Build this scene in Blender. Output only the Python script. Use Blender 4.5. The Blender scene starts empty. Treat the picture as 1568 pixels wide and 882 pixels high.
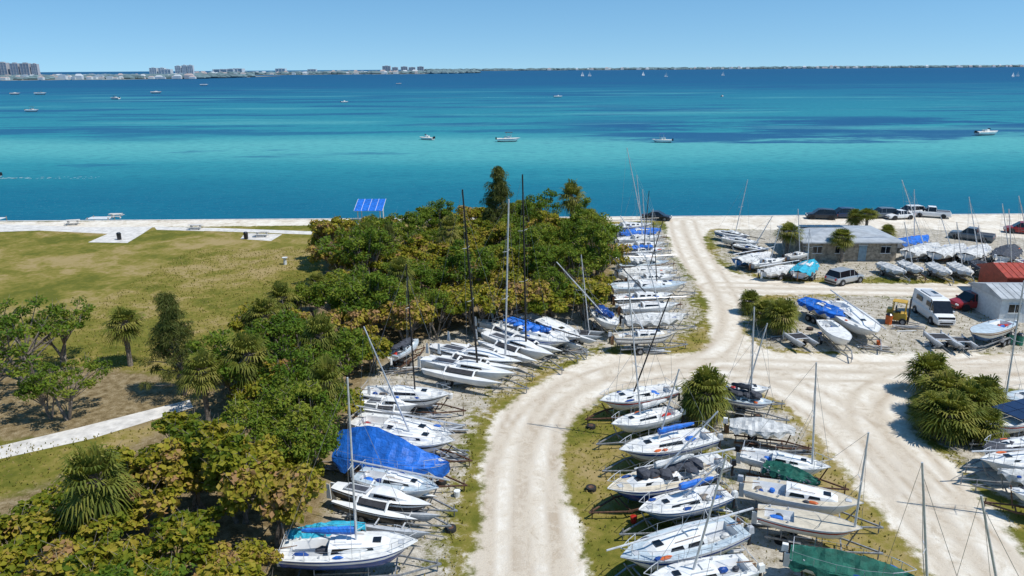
import bpy, math, random
import numpy as np
from mathutils import Vector, Matrix, Euler
random.seed(11); RG=np.random.default_rng(11)
scene=bpy.context.scene
rad=math.radians

# ------------------------------------------------------------------ camera
CAMZ=24.0; FPX=1120.0
cam_d=bpy.data.cameras.new("camera"); cam=bpy.data.objects.new("camera",cam_d)
scene.collection.objects.link(cam); scene.camera=cam
cam_d.sensor_width=36; cam_d.lens=36*FPX/1568; cam_d.clip_end=120000; cam_d.clip_start=0.5
CM=Euler((rad(90-16.7),0,0)).to_matrix() @ Matrix.Rotation(rad(-0.40),3,'Z')
cam.matrix_world=Matrix.Translation((0,0,CAMZ)) @ CM.to_4x4()
# survey helpers: positions on the real ground / a real vertical above a ground position
def ray(px,py): return CM @ Vector(((px-784)/FPX, -(py-441)/FPX, -1))
def P(px,py,z=0.0):
    d=ray(px,py); k=(z-CAMZ)/d.z; return Vector((d.x*k,d.y*k,z))
def T(px,py,Y):
    d=ray(px,py); k=Y/d.y; return Vector((d.x*k,Y,CAMZ+d.z*k))
WZ=-1.2; SHORE=P(784,334,0).y

# ------------------------------------------------------------------ materials
def newmat(name):
    m=bpy.data.materials.new(name); m.use_nodes=True; nt=m.node_tree; nt.nodes.clear()
    out=nt.nodes.new('ShaderNodeOutputMaterial'); return m,nt,out
def nd(nt,t,props=None,**ins):
    n=nt.nodes.new(t)
    if props:
        for k,v in props.items(): setattr(n,k,v)
    for k,v in ins.items():
        key=int(k[1:]) if (k[0]=='i' and k[1:].isdigit()) else k.replace('_',' ')
        s=n.inputs[key]
        if isinstance(v,bpy.types.NodeSocket): nt.links.new(v,s)
        else: s.default_value=v
    return n
def math_(nt,op,a,b=0.0,c=0.0,clamp=False):
    n=nd(nt,'ShaderNodeMath',{'operation':op,'use_clamp':clamp},i0=a,i1=b); 
    if op in('MULTIPLY_ADD',): 
        if isinstance(c,bpy.types.NodeSocket): nt.links.new(c,n.inputs[2])
        else: n.inputs[2].default_value=c
    return n.outputs[0]
def sstep(nt,v,a,b):
    n=nd(nt,'ShaderNodeMapRange',{'interpolation_type':'SMOOTHSTEP'},Value=v,From_Min=a,From_Max=b); return n.outputs[0]
def mixc(nt,f,a,b,mode='MIX'):
    n=nt.nodes.new('ShaderNodeMix'); n.data_type='RGBA'; n.blend_type=mode
    for s,v in ((n.inputs[0],f),(n.inputs[6],a),(n.inputs[7],b)):
        if isinstance(v,bpy.types.NodeSocket): nt.links.new(v,s)
        else: s.default_value=v if not isinstance(v,tuple) or len(v)==4 else (*v,1)
    return n.outputs[2]
def ramp(nt,f,stops):
    n=nt.nodes.new('ShaderNodeValToRGB'); cr=n.color_ramp
    while len(cr.elements)<len(stops): cr.elements.new(0.5)
    for e,(p,c) in zip(cr.elements,stops): e.position=p; e.color=(*c,1)
    nt.links.new(f,n.inputs[0]); return n.outputs[0]
def noise_(nt,vec,scale,detail=5,rough=.55,dist=0):
    return nd(nt,'ShaderNodeTexNoise',None,Vector=vec,Scale=scale,Detail=detail,Roughness=rough,Distortion=dist).outputs[0]
MATS={}
def pm(name,col,rough=.5,metal=0.0,var=.15,scale=3.0,bump=0.0,spec=.5):
    if name in MATS: return MATS[name]
    m,nt,out=newmat(name)
    tc=nd(nt,'ShaderNodeNewGeometry').outputs['Position']
    n1=noise_(nt,tc,scale,6,.65)
    c1=tuple(max(0,c*(1-var*1.6)) for c in col); c2=tuple(min(1,c*(1+var*.7)) for c in col)
    c=ramp(nt,n1,[(.3,c1),(.62,c2)])
    b=nd(nt,'ShaderNodeBsdfPrincipled',None,Base_Color=c,Roughness=rough,Metallic=metal)
    b.inputs['Specular IOR Level'].default_value=spec
    if bump>0:
        bp=nd(nt,'ShaderNodeBump',None,Height=noise_(nt,tc,scale*4,5),Strength=bump,Distance=.05)
        nt.links.new(bp.outputs[0],b.inputs['Normal'])
    nt.links.new(b.outputs[0],out.inputs[0]); MATS[name]=m; return m
gel=pm('gelcoat_white',(.78,.78,.76),.35,var=.10,scale=1.2)
gelc=pm('gelcoat_cream',(.70,.67,.58),.4,var=.12,scale=1.2)
gelg=pm('gelcoat_grey',(.46,.48,.50),.45,var=.15)
deckm=pm('deck_nonskid',(.68,.68,.65),.7,var=.18,scale=2.5)
deckc=pm('deck_tan',(.55,.49,.38),.7,var=.18,scale=2.5)
deckb=pm('deck_pale_blue',(.42,.50,.55),.7,var=.18,scale=2.5)
navy=pm('hull_navy',(.015,.06,.25),.25,var=.2)
blue=pm('hull_blue',(.03,.15,.38),.3,var=.2)
black=pm('hull_black',(.015,.016,.02),.3,var=.3)
redm=pm('hull_red',(.45,.03,.02),.35,var=.2)
greenm=pm('canvas_green',(.008,.11,.075),.8,var=.3,scale=2,bump=.6)
tarp=pm('tarp_blue',(.012,.14,.56),.55,var=.3,scale=2,bump=.8)
tarpc=pm('canvas_turquoise',(.02,.36,.50),.7,var=.2,bump=.6)
tarpw=pm('canvas_grey_white',(.58,.58,.56),.8,var=.2,scale=2,bump=.6)
tarpk=pm('canvas_charcoal',(.05,.055,.07),.8,var=.3,bump=.6)
bott=pm('antifoul_grey',(.30,.31,.33),.7,var=.35)
bottb=pm('antifoul_blue',(.04,.11,.26),.7,var=.3)
glass=pm('dark_window',(.01,.013,.018),.08,var=.2)
alu=pm('aluminium_mast',(.62,.63,.64),.4,.3,var=.15)
carbon=pm('carbon_mast',(.012,.012,.014),.35,var=.2)
wire=pm('rigging_wire',(.35,.36,.37),.4,.6,var=.1)
galv=pm('galvanised_steel',(.30,.31,.32),.55,.4,var=.35,scale=6)
rust=pm('rusty_steel',(.12,.06,.035),.8,.1,var=.5,scale=8)
rubber=pm('tyre_rubber',(.02,.02,.02),.85,var=.3)
net=pm('trampoline_net',(.03,.03,.035),.9,var=.3)
teak=pm('teak_wood',(.22,.11,.05),.7,var=.35,scale=8)
wood=pm('weathered_wood',(.24,.20,.16),.85,var=.4,scale=6,bump=.4)
conc=pm('concrete',(.62,.59,.54),.9,var=.2,scale=1.1,bump=.3)
beach=pm('beach_sand',(.68,.63,.54),.95,var=.2,scale=.8,bump=.3)
roofg=pm('roof_metal_grey',(.42,.44,.45),.5,.1,var=.18,scale=1)
stone=pm('stone_wall',(.34,.29,.22),.9,var=.4,scale=2.5,bump=.6)
redroof=pm('red_painted_metal',(.35,.045,.02),.5,var=.25)
wallw=pm('painted_wall_white',(.62,.64,.64),.7,var=.12)
wallb=pm('painted_wall_bluegrey',(.22,.32,.38),.6,var=.2)
yellow=pm('yellow_paint',(.55,.33,.03),.45,var=.2)
green_bin=pm('green_plastic',(.01,.16,.10),.5,var=.2)
bark=pm('bark',(.22,.185,.15),.95,var=.45,scale=5,bump=.8)
orange=pm('orange_plastic',(.6,.12,.02),.5,var=.2)
solar=pm('solar_panel',(.012,.02,.06),.15,var=.2)

# ------------------------------------------------------------------ mesh builder
class MB:
    def __init__(s): s.v=[];s.f=[];s.m=[];s.mats=[]
    def mi(s,mat):
        if mat not in s.mats: s.mats.append(mat)
        return s.mats.index(mat)
    def add(s,vs,fs,mat):
        o=len(s.v); s.v+= [tuple(v) for v in vs]; k=s.mi(mat)
        for f in fs: s.f.append(tuple(i+o for i in f)); s.m.append(k)
    def box(s,c,d,mat,rot=0.0,taper=1.0,M=None):
        vs=[]
        for z in(-.5,.5):
            k=1 if z<0 else taper
            for x,y in((-.5,-.5),(.5,-.5),(.5,.5),(-.5,.5)):
                X=x*d[0]*k;Y=y*d[1]*k
                v=Vector((X*math.cos(rot)-Y*math.sin(rot),X*math.sin(rot)+Y*math.cos(rot),z*d[2]))
                if M is not None: v=M@v
                vs.append((c[0]+v.x,c[1]+v.y,c[2]+v.z))
        s.add(vs,[(3,2,1,0),(4,5,6,7),(0,1,5,4),(1,2,6,5),(2,3,7,6),(3,0,4,7)],mat)
    def tube(s,p0,p1,r0,r1,mat,n=6,cap=True):
        p0=Vector(p0);p1=Vector(p1);d=(p1-p0)
        if d.length<1e-6:return
        d.normalize(); a=d.orthogonal().normalized(); b=d.cross(a); vs=[]
        for p,r in((p0,r0),(p1,r1)):
            for i in range(n):
                t=2*math.pi*i/n; vs.append(p+a*(r*math.cos(t))+b*(r*math.sin(t)))
        fs=[(i,(i+1)%n,n+(i+1)%n,n+i) for i in range(n)]
        if cap: fs+= [tuple(range(n-1,-1,-1)),tuple(range(n,2*n))]
        s.add(vs,fs,mat)
    def path(s,pts,r,mat,n=5):
        for a,b in zip(pts,pts[1:]): s.tube(a,b,r,r,mat,n,False)
    def loft(s,secs,matf,closed=False,cap=False):
        n=len(secs[0]); o=len(s.v)
        for q in secs: s.v+=[tuple(p) for p in q]
        for i in range(len(secs)-1):
            for j in range(n if closed else n-1):
                j2=(j+1)%n
                s.f.append((o+i*n+j,o+i*n+j2,o+(i+1)*n+j2,o+(i+1)*n+j)); s.m.append(s.mi(matf(i,j) if callable(matf) else matf))
        if cap:
            k=s.mi(matf(0,0) if callable(matf) else matf)
            s.f.append(tuple(o+j for j in range(n))); s.m.append(k)
            e=o+(len(secs)-1)*n; s.f.append(tuple(e+j for j in range(n))[::-1]); s.m.append(k)
    def blob(s,c,r,mat,n=7,k=5,j=.2):
        secs=[]
        for i in range(k+1):
            ph=math.pi*i/k
            secs.append([(c[0]+r[0]*math.sin(ph)*math.cos(2*math.pi*a/n)*(1+random.uniform(-j,j)),c[1]+r[1]*math.sin(ph)*math.sin(2*math.pi*a/n)*(1+random.uniform(-j,j)),c[2]+r[2]*math.cos(ph)) for a in range(n)])
        s.loft(secs,mat,True)
    def obj(s,name,parent=None,smooth=False,loc=None):
        me=bpy.data.meshes.new(name); me.from_pydata(s.v,[],s.f)
        for m in s.mats: me.materials.append(m)
        me.polygons.foreach_set('material_index',s.m)
        if smooth: me.polygons.foreach_set('use_smooth',[True]*len(s.f))
        me.update()
        o=bpy.data.objects.new(name,me); scene.collection.objects.link(o)
        if parent: o.parent=parent
        if loc is not None: o.location=loc
        return o
def empty(name,loc,rz=0.0):
    e=bpy.data.objects.new(name,None); e.empty_display_size=.5; scene.collection.objects.link(e)
    e.location=loc; e.rotation_euler=(0,0,rz); return e

# ------------------------------------------------------------------ polygons / masks
def chaikin(pts,closed=True,it=2):
    for _ in range(it):
        q=[]; n=len(pts)
        rngi=range(n if closed else n-1)
        if not closed:q.append(pts[0])
        for i in rngi:
            a=pts[i];b=pts[(i+1)%n]
            q.append((a[0]*.75+b[0]*.25,a[1]*.75+b[1]*.25)); q.append((a[0]*.25+b[0]*.75,a[1]*.25+b[1]*.75))
        if not closed:q.append(pts[-1])
        pts=q
    return pts
def wpoly(px,z=0,sm=1,closed=True):
    w=[tuple(P(a,b,z)[:2]) for a,b in px]
    return chaikin(w,closed,sm) if sm else w
def segdist(X,Y,pts,closed):
    d=np.full(X.shape,1e9); n=len(pts)
    for i in range(n if closed else n-1):
        ax,ay=pts[i];bx,by=pts[(i+1)%n]; dx=bx-ax;dy=by-ay;l=dx*dx+dy*dy+1e-9
        t=np.clip(((X-ax)*dx+(Y-ay)*dy)/l,0,1); d=np.minimum(d,(X-ax-t*dx)**2+(Y-ay-t*dy)**2)
    return np.sqrt(d)
def inside(X,Y,pts):
    r=np.zeros(X.shape,bool); n=len(pts)
    for i in range(n):
        ax,ay=pts[i];bx,by=pts[(i+1)%n]
        if ay==by: continue
        c=((ay>Y)!=(by>Y))&(X<(bx-ax)*(Y-ay)/(by-ay)+ax); r^=c
    return r
def sd(X,Y,pts):
    d=segdist(X,Y,pts,True); return np.where(inside(X,Y,pts),d,-d)

sand_polys=[wpoly(p) for p in [
 [(680,1300),(712,882),(735,800),(738,720),(752,640),(800,600),(850,572),(900,547),(940,541),(1075,541),(1090,520),(1085,480),(1072,440),(1045,405),(1022,375),(1018,330),(1100,330),(1085,350),(1078,372),(1095,400),(1140,425),(1240,433),(1330,434),(1568,434),(1750,434),(1750,462),(1568,460),(1400,455),(1240,450),(1150,452),(1140,470),(1135,500),(1150,525),(1200,543),(1568,541),(1750,540),(1750,600),(1568,598),(1400,598),(1388,625),(1405,665),(1440,695),(1490,740),(1540,800),(1900,1300),(1700,1300),(1440,900),(1370,815),(1290,715),(1240,655),(1190,605),(1100,592),(940,595),(905,622),(875,650),(862,690),(868,740),(885,800),(905,882),(950,1300)],
 [(1018,331),(1750,316),(1750,372),(1500,362),(1440,350),(1340,350),(1100,352),(1020,346)],
 [(-300,341),(0,340),(300,337),(640,330),(1100,328),(1100,338),(640,341),(480,345),(240,348),(0,351),(-300,352)],
 [(1500,690),(1568,700),(1700,740),(1700,800),(1480,745)],
]]
grav_polys=[wpoly(p) for p in [
 [(1145,452),(1700,452),(1700,545),(1200,545),(1135,500)],
 [(440,1300),(475,760),(500,660),(560,560),(640,505),(760,480),(930,460),(945,530),(890,540),(790,580),(725,640),(690,720),(670,900),(620,1300)],
 [(1090,345),(1750,335),(1750,425),(1300,425),(1130,422),(1095,390)],
 [(935,345),(1018,345),(1040,400),(1068,440),(1070,500),(1000,535),(935,535)],
 [(1420,660),(1700,640),(1700,800),(1500,740)],
 [(920,600),(1180,608),(1260,690),(1180,720),(1000,650)],
 [(1090,690),(1200,700),(1260,882),(1180,1000),(1110,800)],
]]
litter_poly=[wpoly(p,0) for p in [[(-400,1300),(-100,800),(120,720),(280,640),(330,560),(420,520),(500,400),(560,360),(930,345),(945,430),(900,480),(760,490),(640,520),(560,580),(510,700),(480,1300)],
   [(-200,640),(0,560),(120,560),(270,570),(290,640),(0,690)]]]
lines=[chaikin([tuple(P(a,b)[:2]) for a,b in l],False,2) for l in [
 [(812,1300),(808,882),(800,780),(805,700),(830,640),(880,600),(960,568),(1100,562),(1300,570),(1568,572),(1750,572)],
 [(960,572),(1070,548),(1112,500),(1100,450),(1070,400),(1050,360),(1045,338)],
 [(1110,562),(1200,590),(1290,640),(1370,720),(1450,800),(1530,900),(1750,1300)],
 [(1100,440),(1200,442),(1568,448)],
 [(1568,556),(1420,575),(1340,610),(1350,660),(1420,750)],
 [(860,585),(830,610),(800,680),(790,800),(790,1000)]]]
xs=np.concatenate([np.arange(-700,-104,20),np.arange(-104,112,.4),np.arange(112,720,20)])
ys=np.concatenate([np.arange(-400,16,10),np.arange(16,SHORE-.2,.4),[SHORE]])
X,Y=np.meshgrid(xs,ys)
def union(polys): 
    r=np.full(X.shape,-1e9)
    for p in polys:r=np.maximum(r,sd(X,Y,p))
    return r
S=union(sand_polys);G=union(grav_polys);Lt=union(litter_poly)
tr=np.zeros(X.shape)
for l in lines:
    d=segdist(X,Y,l,False); tr=np.maximum(tr,np.maximum(.75*np.exp(-(d/.5)**2),.8*np.exp(-((d-1.9)/.3)**2)))
R_=np.clip(.5+S/4,0,1);G_=np.clip(.5+G/6,0,1);L_=np.clip(.5+Lt/5,0,1)
# ground mesh
def grid_mesh(name,keep,z,mat):
    ny,nx=X.shape; vid=np.arange(nx*ny).reshape(ny,nx)
    q=np.stack([vid[:-1,:-1],vid[:-1,1:],vid[1:,1:],vid[1:,:-1]],-1).reshape(-1,4)
    if keep is not None: q=q[keep[q].all(1)]
    used,inv=np.unique(q,return_inverse=True); q=inv.reshape(-1,4)
    co=np.stack([X.ravel()[used],Y.ravel()[used],np.full(len(used),z)],-1)
    me=bpy.data.meshes.new(name); me.vertices.add(len(used)); me.vertices.foreach_set('co',co.ravel())
    me.loops.add(q.size); me.loops.foreach_set('vertex_index',q.ravel().astype(np.int32))
    me.polygons.add(len(q)); me.polygons.foreach_set('loop_start',np.arange(0,q.size,4,dtype=np.int32))
    me.update(calc_edges=True)
    a=me.color_attributes.new('mask','FLOAT_COLOR','POINT')
    c=np.stack([R_.ravel()[used],G_.ravel()[used],tr.ravel()[used],L_.ravel()[used]],-1)
    a.data.foreach_set('color',c.ravel().astype(np.float32)); me.materials.append(mat)
    o=bpy.data.objects.new(name,me); scene.collection.objects.link(o); return o
def ground_mat():
    m,nt,out=newmat('ground_sand_grass')
    pos=nd(nt,'ShaderNodeNewGeometry').outputs['Position']
    at=nd(nt,'ShaderNodeVertexColor',{'layer_name':'mask'}); sp=nd(nt,'ShaderNodeSeparateColor',None,Color=at.outputs[0]).outputs
    lit=at.outputs['Alpha']
    n0=noise_(nt,pos,.07,4,.5); n1=noise_(nt,pos,.33,8,.6,.6); n2=noise_(nt,pos,1.7,8,.65); n3=noise_(nt,pos,11,6,.7); n4=noise_(nt,pos,.9,6,.7,1.0)
    def wsum(base,l):
        v=base
        for n,k in l: v=math_(nt,'ADD',v,math_(nt,'MULTIPLY_ADD',n,k,-k*.5))
        return v
    sf=sstep(nt,wsum(sp[0],[(n1,.55),(n2,.45),(n3,.15)]),.42,.60)
    gf=sstep(nt,wsum(sp[1],[(n1,1.2),(n2,1.1),(n3,.45)]),.36,.68)
    lf=sstep(nt,wsum(lit,[(n1,.5),(n2,.5)]),.4,.7)
    g=ramp(nt,wsum(n1,[(n0,1.3),(n2,.6),(n3,.3)]),[(.28,(.115,.125,.018)),(.42,(.185,.172,.030)),(.54,(.265,.215,.055)),(.70,(.38,.285,.13))])
    g=mixc(nt,math_(nt,'MULTIPLY',n3,.35),g,(.08,.075,.016))
    gv=ramp(nt,wsum(n2,[(n3,.9),(n4,.7)]),[(.22,(.15,.125,.085)),(.40,(.33,.295,.23)),(.58,(.47,.43,.36)),(.8,(.62,.58,.50))])
    lt=ramp(nt,wsum(n2,[(n3,.8)]),[(.3,(.10,.07,.03)),(.5,(.22,.165,.085)),(.7,(.34,.275,.17))])
    s=ramp(nt,wsum(n4,[(n1,.8),(n3,.4)]),[(.22,(.46,.385,.29)),(.42,(.63,.56,.455)),(.65,(.76,.71,.615))])
    tf=math_(nt,'MULTIPLY',sp[2],sstep(nt,wsum(n4,[(n1,.7),(n3,.5)]),.30,.64))
    s=mixc(nt,tf,s,(.36,.27,.175))
    c=mixc(nt,gf,g,gv); c=mixc(nt,lf,c,lt); c=mixc(nt,sf,c,s)
    h=math_(nt,'ADD',math_(nt,'MULTIPLY',n3,.6),n2)
    bp=nd(nt,'ShaderNodeBump',None,Height=h,Strength=.55,Distance=.12)
    b=nd(nt,'ShaderNodeBsdfPrincipled',None,Base_Color=c,Roughness=.95,Normal=bp.outputs[0]); b.inputs['Specular IOR Level'].default_value=.1
    nt.links.new(b.outputs[0],out.inputs[0]); return m
gm=ground_mat()
grid_mesh('ground',None,0,gm)
grid_mesh('dirt_road',(R_.ravel()>.97),.004,gm)
# footpaths
def flat(name,px,z,mat,t=.0):
    w=[P(a,b) for a,b in px]; mb=MB()
    mb.add([(p.x,p.y,z) for p in w],[tuple(range(len(w)))],mat); return mb.obj(name)
flat('concrete_footpath',[(-300,345),(0,343.5),(140,348),(235,347),(215,360),(195,372),(135,371),(165,358),(60,353),(0,355),(-300,358)],.008,conc)
flat('concrete_footpath',[(236,347),(330,349),(500,355),(500,360),(330,354),(240,352)],.008,conc)
flat('concrete_picnic_pad',[(375,357),(432,359),(415,369),(368,366)],.012,conc)
flat('concrete_footpath',[(-300,760),(-60,697),(120,655),(290,612),(296,624),(140,672),(-60,716),(-300,780)],.008,conc)
flat('concrete_picnic_pad',[(280,348),(318,349),(312,354),(276,353)],.012,conc)
# seawall
sw=MB()
sw.box((0,SHORE+.25,-.75),(1400,.5,1.66),conc)
so=sw.obj('seawall')
bm=MB(); q=[]
for i in range(140):
    x=-150+i*1.2; w_=1.6+1.2*math.sin(i*.31)+.8*math.sin(i*.83+1)+random.uniform(-.3,.3)
    q.append([(x,SHORE+.45,.02),(x,SHORE+.5+max(.5,w_),-.75),(x,SHORE+.8+max(.6,w_)*2,-1.5)])
bm.loft(q,beach); bm.obj('sand_beach')
rk=MB()
for i in range(300):
    x=random.uniform(-95,10); r=random.uniform(.2,.5); rk.blob((x,SHORE+1.0+random.uniform(0,2.0),-1.0+random.uniform(0,.3)),(r,r,r*.7),stone,6,4,.3)
rk.obj('shore_rocks')

# ------------------------------------------------------------------ water
def water_mat():
    m,nt,out=newmat('sea_water')
    pos=nd(nt,'ShaderNodeNewGeometry').outputs['Position']; sp=nd(nt,'ShaderNodeSeparateXYZ',None,Vector=pos).outputs
    mp=nd(nt,'ShaderNodeMapping',None,Vector=pos); mp.inputs['Scale'].default_value=(.35,1,1)
    mp2=nd(nt,'ShaderNodeMapping',None,Vector=pos); mp2.inputs['Scale'].default_value=(.22,1,1)
    big=noise_(nt,mp.outputs[0],.006,5,.55,.5); mid=noise_(nt,mp.outputs[0],.022,6,.6,.4)
    def cen(n,k): return math_(nt,'MULTIPLY_ADD',n,k,-k*.5)
    y=math_(nt,'ADD',sp[1],cen(big,170)); y=math_(nt,'ADD',y,cen(mid,35))
    y=math_(nt,'MAXIMUM',math_(nt,'MULTIPLY_ADD',sp[0],.02,y),100.0)
    l=math_(nt,'MULTIPLY',math_(nt,'SUBTRACT',math_(nt,'LOGARITHM',y,10.0),2.0),.5)
    c=ramp(nt,l,[(.0,(.004,.105,.185)),(.06,(.005,.125,.20)),(.115,(.012,.175,.235)),(.155,(.030,.25,.29)),(.19,(.085,.36,.365)),(.215,(.100,.38,.38)),(.245,(.028,.24,.285)),(.33,(.026,.215,.275)),(.43,(.018,.165,.25)),(.55,(.010,.10,.205)),(.75,(.010,.085,.19))])
    def win(s,a,b,c_,d): return math_(nt,'MULTIPLY',sstep(nt,s,a,b),sstep(nt,s,d,c_))
    xr=math_(nt,'ADD',sp[0],cen(mid,120)); yr=math_(nt,'ADD',sp[1],cen(mid,130))
    m1=math_(nt,'MULTIPLY',sstep(nt,xr,0,60),win(yr,258,270,360,420))
    patch=noise_(nt,mp.outputs[0],.04,6,.7,.3)
    m1=math_(nt,'MULTIPLY',m1,sstep(nt,patch,.38,.52))
    streak=noise_(nt,mp2.outputs[0],.03,6,.65,.3)
    m2=math_(nt,'MULTIPLY',sstep(nt,math_(nt,'ADD',math_(nt,'MULTIPLY',big,.4),math_(nt,'MULTIPLY',streak,.6)),.50,.57),win(sp[1],250,330,1100,2200))
    m3=math_(nt,'MULTIPLY',sstep(nt,math_(nt,'ADD',math_(nt,'MULTIPLY',patch,.5),math_(nt,'MULTIPLY',streak,.5)),.56,.62),win(sp[1],150,190,300,340))
    f=math_(nt,'MAXIMUM',math_(nt,'MULTIPLY',m1,.92),math_(nt,'MULTIPLY',m2,.75)); f=math_(nt,'MAXIMUM',f,math_(nt,'MULTIPLY',m3,.5),clamp=True)
    c=mixc(nt,f,c,(.014,.085,.20))
    sh=math_(nt,'MULTIPLY',sstep(nt,noise_(nt,mp2.outputs[0],.018,5,.6),.54,.66),win(sp[1],190,240,700,1300))
    c=mixc(nt,math_(nt,'MULTIPLY',sh,.5),c,(.10,.36,.37))
    w1=noise_(nt,mp.outputs[0],.8,5,.65); w2=noise_(nt,pos,2.2,4,.6)
    c=mixc(nt,math_(nt,'MULTIPLY',sstep(nt,w1,.42,.66),.32),c,(.004,.07,.14))
    c=mixc(nt,math_(nt,'MULTIPLY',sstep(nt,w2,.58,.72),.28),c,(.14,.35,.43))
    h=math_(nt,'ADD',w1,math_(nt,'MULTIPLY',w2,.4))
    bp=nd(nt,'ShaderNodeBump',None,Height=h,Strength=.8,Distance=.5)
    d=nd(nt,'ShaderNodeBsdfDiffuse',None,Color=c)
    g=nd(nt,'ShaderNodeBsdfGlossy',None,Roughness=.2,Normal=bp.outputs[0])
    mx=nd(nt,'ShaderNodeMixShader',None,i0=.10,i1=d.outputs[0],i2=g.outputs[0])
    nt.links.new(mx.outputs[0],out.inputs[0]); return m
wm=MB()
wm.add([(-60000,-3000,WZ),(60000,-3000,WZ),(60000,60000,WZ),(-60000,60000,WZ)],[(0,1,2,3)],water_mat()); wm.obj('sea_water')

# ------------------------------------------------------------------ boats
def hullshape(L,B,fb,z0,trans=.78,fine=1.7,rake=.10):
    def f(t):
        tm=.4
        b=trans+(1-trans)*math.sin(math.pi/2*t/tm) if t<tm else max(.012,math.cos(math.pi/2*((t-tm)/(1-tm))**fine))
        b*=B/2
        zs=z0+fb*(1+.16*((t-.3)/.7)**2 if t>.3 else 1)
        zk=z0+fb*(.18*max(0,(.3-t)/.3)+ .75*max(0,(t-.72)/.28)**2.2)
        return b,zs,zk
    return f
SV=[0,.25,.45,.6,.72,.84,.93,1.0]
def build_hull(mb,L,B,fb,z0,mt,ms,mbm,yo=0.0,n=14,shape=None,xo=0.0,closed_deck=None):
    f=shape or hullshape(L,B,fb,z0)
    sl=[-s for s in SV[::-1]]+SV[1:]
    secs=[]
    for i in range(n):
        t=i/(n-1); b,zs,zk=f(t); q=[]
        for s in sl:
            a=abs(s)*math.pi/2; y=math.copysign(b*math.sin(a)**.8,s) if s else 0; fr=(1-math.cos(a))**.9
            z=zk+(zs-zk)*fr; x=t*L-L/2-.11*L*(1-fr)*max(0,(t-.6)/.4)**1.5+ .03*L*(1-fr)*max(0,1-t*5)
            q.append((x+xo,y+yo,z))
        secs.append(q)
    def mf(i,j):
        s=max(abs(sl[j]),abs(sl[j+1]))
        return mbm if s<=.61 else (ms if s>.92 and s<.95 else mt)
    mb.loft(secs,mf); o=len(mb.v)-n*len(sl)
    mb.f.append(tuple(o+j for j in range(len(sl)))); mb.m.append(mb.mi(mt))
    if closed_deck:
        ds=[]
        for i in range(n):
            t=i/(n-1);b,zs,zk=f(t);x=t*L-L/2+xo
            ds.append([(x,yo-b,zs),(x,yo-b*.5,zs+b*.10),(x,yo,zs+b*.14),(x,yo+b*.5,zs+b*.10),(x,yo+b,zs)])
        mb.loft(ds,closed_deck)
    return f
def wheel(mb,x,y,r=.32,w=.2):
    n=14
    for a,rr,m in((w,r,rubber),(w+.02,r*.55,galv)):
        mb.tube((x,y-a/2,r),(x,y+a/2,r),rr,rr,m,n)
def trailer(e,L,B,z0,twin):
    mb=MB(); g=galv if random.random()<.7 else rust
    w=B*.33; zf=.48
    for s in(-1,1):
        mb.box((-.02*L,s*w,zf),(L*.78,.07,.1),g)
        mb.tube((L*.36,s*w,zf),(L*.5+1.1,0,zf-.03),.055,.055,g,4)
        mb.tube((-L*.25,s*w*.9,zf+.22),(L*.15,s*w*.9,zf+.22),.05,.05,wood,4)
        for x in(-L*.25,L*.14): mb.tube((x,s*w,zf),(x,s*w*.9,z0+.25),.03,.03,g,4)
    for x in(-L*.38,-L*.12,L*.1,L*.33): mb.box((x,0,zf-.06),(.07,w*2.1,.06),g)
    xa=-L*.12
    for dx in((-.38,.38) if twin else (0,)):
        for s in(-1,1): wheel(mb,xa+dx,s*B*.50)
        mb.tube((xa+dx,-B*.50,.32),(xa+dx,B*.50,.32),.035,.035,g,5)
    fl=.75 if twin else .4
    for s in(-1,1):
        pts=[(xa-fl,.5),(xa-fl*.7,.70),(xa+fl*.7,.70),(xa+fl,.5)]
        mb.loft([[(x,s*B*.50-.13,z),(x,s*B*.50+.13,z)] for x,z in pts],g)
    mb.tube((L*.5+.9,0,0.05),(L*.5+.9,0,.75),.035,.035,g,5)
    mb.tube((L*.38,0,zf),(L*.47,0,z0+.75),.04,.04,g,5)
    mb.obj('trailer',e)
def tarp_cover(e,L,B,f,ridge,mat,t0=0.0,t1=1.0,over=.3,peak=.45):
    mb=MB(); n=22; us=[-1.12,-1.08,-1,-.85,-.65,-.45,-.22,0,.22,.45,.65,.85,1,1.08,1.12]; secs=[]
    ph=random.uniform(0,9)
    for i in range(n):
        t=t0+(t1-t0)*i/(n-1); b,zs,zk=f(min(max(t,0),1)); b=max(b,.05); q=[]
        rr=ridge*(1-abs((t-peak)/.62)**1.6)
        rr=max(rr,.08)
        for u in us:
            y=b*u*1.03; a=abs(u)
            z=zs+.05+rr*(1-a)**.9 if a<=1 else zs+.05-(a-1)/.12*over*(1+.5*math.sin(t*29+ph+u*3))
            sag=.16*math.sin(t*22+ph+u)*(1-a)*a*4*min(1,ridge) if a<1 else 0
            q.append((t*L-L/2+random.uniform(-.04,.04),y+random.uniform(-.04,.04)+(.08*math.sin(t*30+ph) if a>1 else 0),z-abs(sag)+random.uniform(-.045,.045)))
        secs.append(q)
    mb.loft(secs,mat); o=mb.obj('tarp_cover',e); return o
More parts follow.
